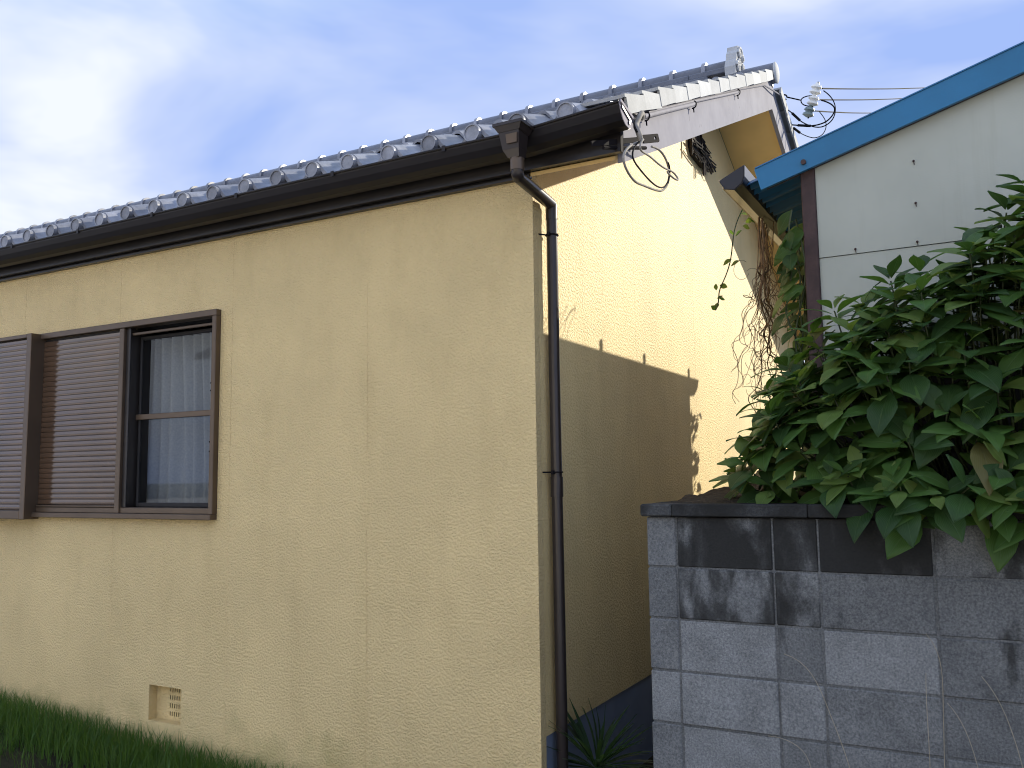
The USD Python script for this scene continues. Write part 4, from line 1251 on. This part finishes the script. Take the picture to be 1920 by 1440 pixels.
# ---- thin vine trailing in front of the gable wall
thin = thing('trailing_vine', 'single thin vine with few small leaves trailing from the gutter before the sunlit wall', 'vine', (.65, 1.0, 2.85))
px = [(1397, 385), (1386, 405), (1376, 438), (1369, 490), (1355, 530), (1349, 545), (1347, 565), (1341, 582)]
pts = [at(u, v, 1, 1.0) for u, v in px]
obj('stem', tube(spline(pts, 40), .0032, 5), 'green_stem', thin)
tl = []
for u, v, s in ((1372, 437, 1), (1384, 436, 1), (1363, 490, 1.2), (1378, 492, 1.2), (1342, 538, .8), (1356, 536, 1), (1350, 556, .8), (1344, 572, .8), (1354, 560, .7), (1339, 577, .9), (1398, 397, 1.6), (1405, 415, 1.3), (1390, 398, 1.2), (1412, 408, 1.2), (1400, 425, 1)):
    p = at(u, v, 1, 1.0)
    ax = np.array([r5.normal(0, 1), r5.normal(0, .5), -.4])
    L = .042 * s
    lf, uv = leaf(p - _unit(ax) * L * .5, ax, np.array([0, -1, .6]) + r5.normal(0, .3, 3), L, L * .7, droop=.2, fold=.2)
    tl.append((lf, uv, 'leaf_pale' if v > 380 and r5.random() < .5 else 'leaf_mid'))
put_leaves(thin, tl, 100)

# ------------------------------------------------------------------ spiky plant in the gap
yuc = thing('spiky_plant', 'dark green spiky plant with dry skirt leaves in the gap at the house corner', 'plant', (.16, .18, .06))
r6 = np.random.default_rng(8)
c0 = np.array([.155, .20, .33])
trunk = tube(spline([(.16, .20, .0), (.158, .20, .15), c0 - [0, 0, .02]], 8), .018, 8)
obj('trunk', trunk, 'straw', yuc, smooth=True)
sp = []
for k in range(58):
    az = r6.uniform(0, 2 * np.pi)
    el = r6.uniform(-.15, 1.35)
    ax = np.array([math.cos(az) * math.cos(el), math.sin(az) * math.cos(el), math.sin(el)])
    L = r6.uniform(.20, .33)
    lf, uv = leaf(c0 + ax * .01, ax, [0, 0, 1.0] if el < 1.1 else [1.0, 0, .2], L, .020, droop=r6.uniform(.02, .30), fold=.5, n=6)
    sp.append((lf, uv, 'spike_leaf'))
for k in range(26):
    az = r6.uniform(0, 2 * np.pi)
    ax = np.array([math.cos(az) * .45, math.sin(az) * .45, -1])
    L = r6.uniform(.14, .24)
    lf, uv = leaf(c0 - [0, 0, .02], ax, [math.cos(az), math.sin(az), .2], L, .013, droop=.1, fold=.4, n=5)
    sp.append((lf, uv, 'straw'))
put_leaves(yuc, sp, 100)

# ------------------------------------------------------------------ grass along the wall foot
def blades(n, sampler, rg, hmin, hmax, wd):
    V_, F_, U_ = [], [], []
    off = 0
    for k in range(n):
        x, y = sampler(rg)
        z = float(ground_z(x, y)) - .02
        h = rg.uniform(hmin, hmax)
        az = rg.uniform(0, 2 * np.pi)
        lean = rg.uniform(.1, .8) * h
        dv = np.array([math.cos(az), math.sin(az), 0])
        sd = np.array([-dv[1], dv[0], 0]) * wd * rg.uniform(.6, 1.3)
        b = np.array([x, y, z])
        m1 = b + dv * lean * .3 + [0, 0, h * .6]
        tp = b + dv * lean + [0, 0, h * .95]
        V_ += [b - sd, b + sd, m1 - sd * .7, m1 + sd * .7, tp]
        F_ += [(off, off + 1, off + 3), (off, off + 3, off + 2), (off + 2, off + 3, off + 4)]
        U_ += [(-1, 0), (1, 0), (-1, .6), (1, .6), (0, 1)]
        off += 5
    return (np.array(V_), np.array(F_)), np.array(U_)


r7 = np.random.default_rng(3)


def strip_xy(rg):
    while True:
        x = rg.uniform(-6.5, -0.55)
        y = -abs(rg.normal(0, .16)) - .01
        if rg.random() < np.clip((-x - .4) / 1.0, .10, 1):
            return x, y


def patch_xy(rg):
    while True:
        x, y = rg.uniform(-3.6, -0.8), rg.uniform(-1.3, -.15)
        if meshkit.noise(np.array([x * 2.3, y * 2.3, 3.0]), 4) > .42 or x > -2.3:
            return x, y


(m1, u1), (m2, u2) = blades(15000, strip_xy, r7, .06, .23, .0024), blades(9000, patch_xy, r7, .03, .12, .0022)
obj('grass', (np.vstack([m1[0], m2[0]]), np.vstack([m1[1], m2[1] + len(m1[0])])), 'grass_blade', uv=np.vstack([u1, u2]), kind='stuff', label='rough green grass along the foot of the yellow wall', category='grass')

# dry stalks standing in front of the block wall
stalks = [([(1470, 1226), (1520, 1262), (1553, 1330), (1580, 1400), (1602, 1470)], 'pale dry grass stalk bending left across the middle of the block wall'),
          ([(1440, 1380), (1482, 1391), (1505, 1408), (1522, 1470)], 'short dry grass stalk curving low before the left of the block wall'),
          ([(1736, 1188), (1757, 1222), (1768, 1300), (1772, 1470)], 'faint dry stalk rising highest before the right of the block wall'),
          ([(1776, 1318), (1800, 1350), (1822, 1400), (1840, 1470)], 'dry stalk leaning left before the lower right of the block wall'),
          ([(1736, 1262), (1738, 1330), (1742, 1400), (1745, 1470)], 'straight upright dry stalk before the right half of the block wall'),
          ([(1840, 1268), (1870, 1310), (1900, 1380), (1925, 1470)], 'dry stalk nearest the right end of the block wall')]
for k, (px, lab) in enumerate(stalks):
    pts = [at(u, v, 1, -.24 - .03 * i / 3) for i, (u, v) in enumerate(px)]
    pts.append(np.array([pts[-1][0] + .03, pts[-1][1] - .02, .0]))
    obj('grass_stalk', tube(spline(pts, 40), np.linspace(.0009, .0019, 40), 4), 'straw', label=lab, category='grass stalk')
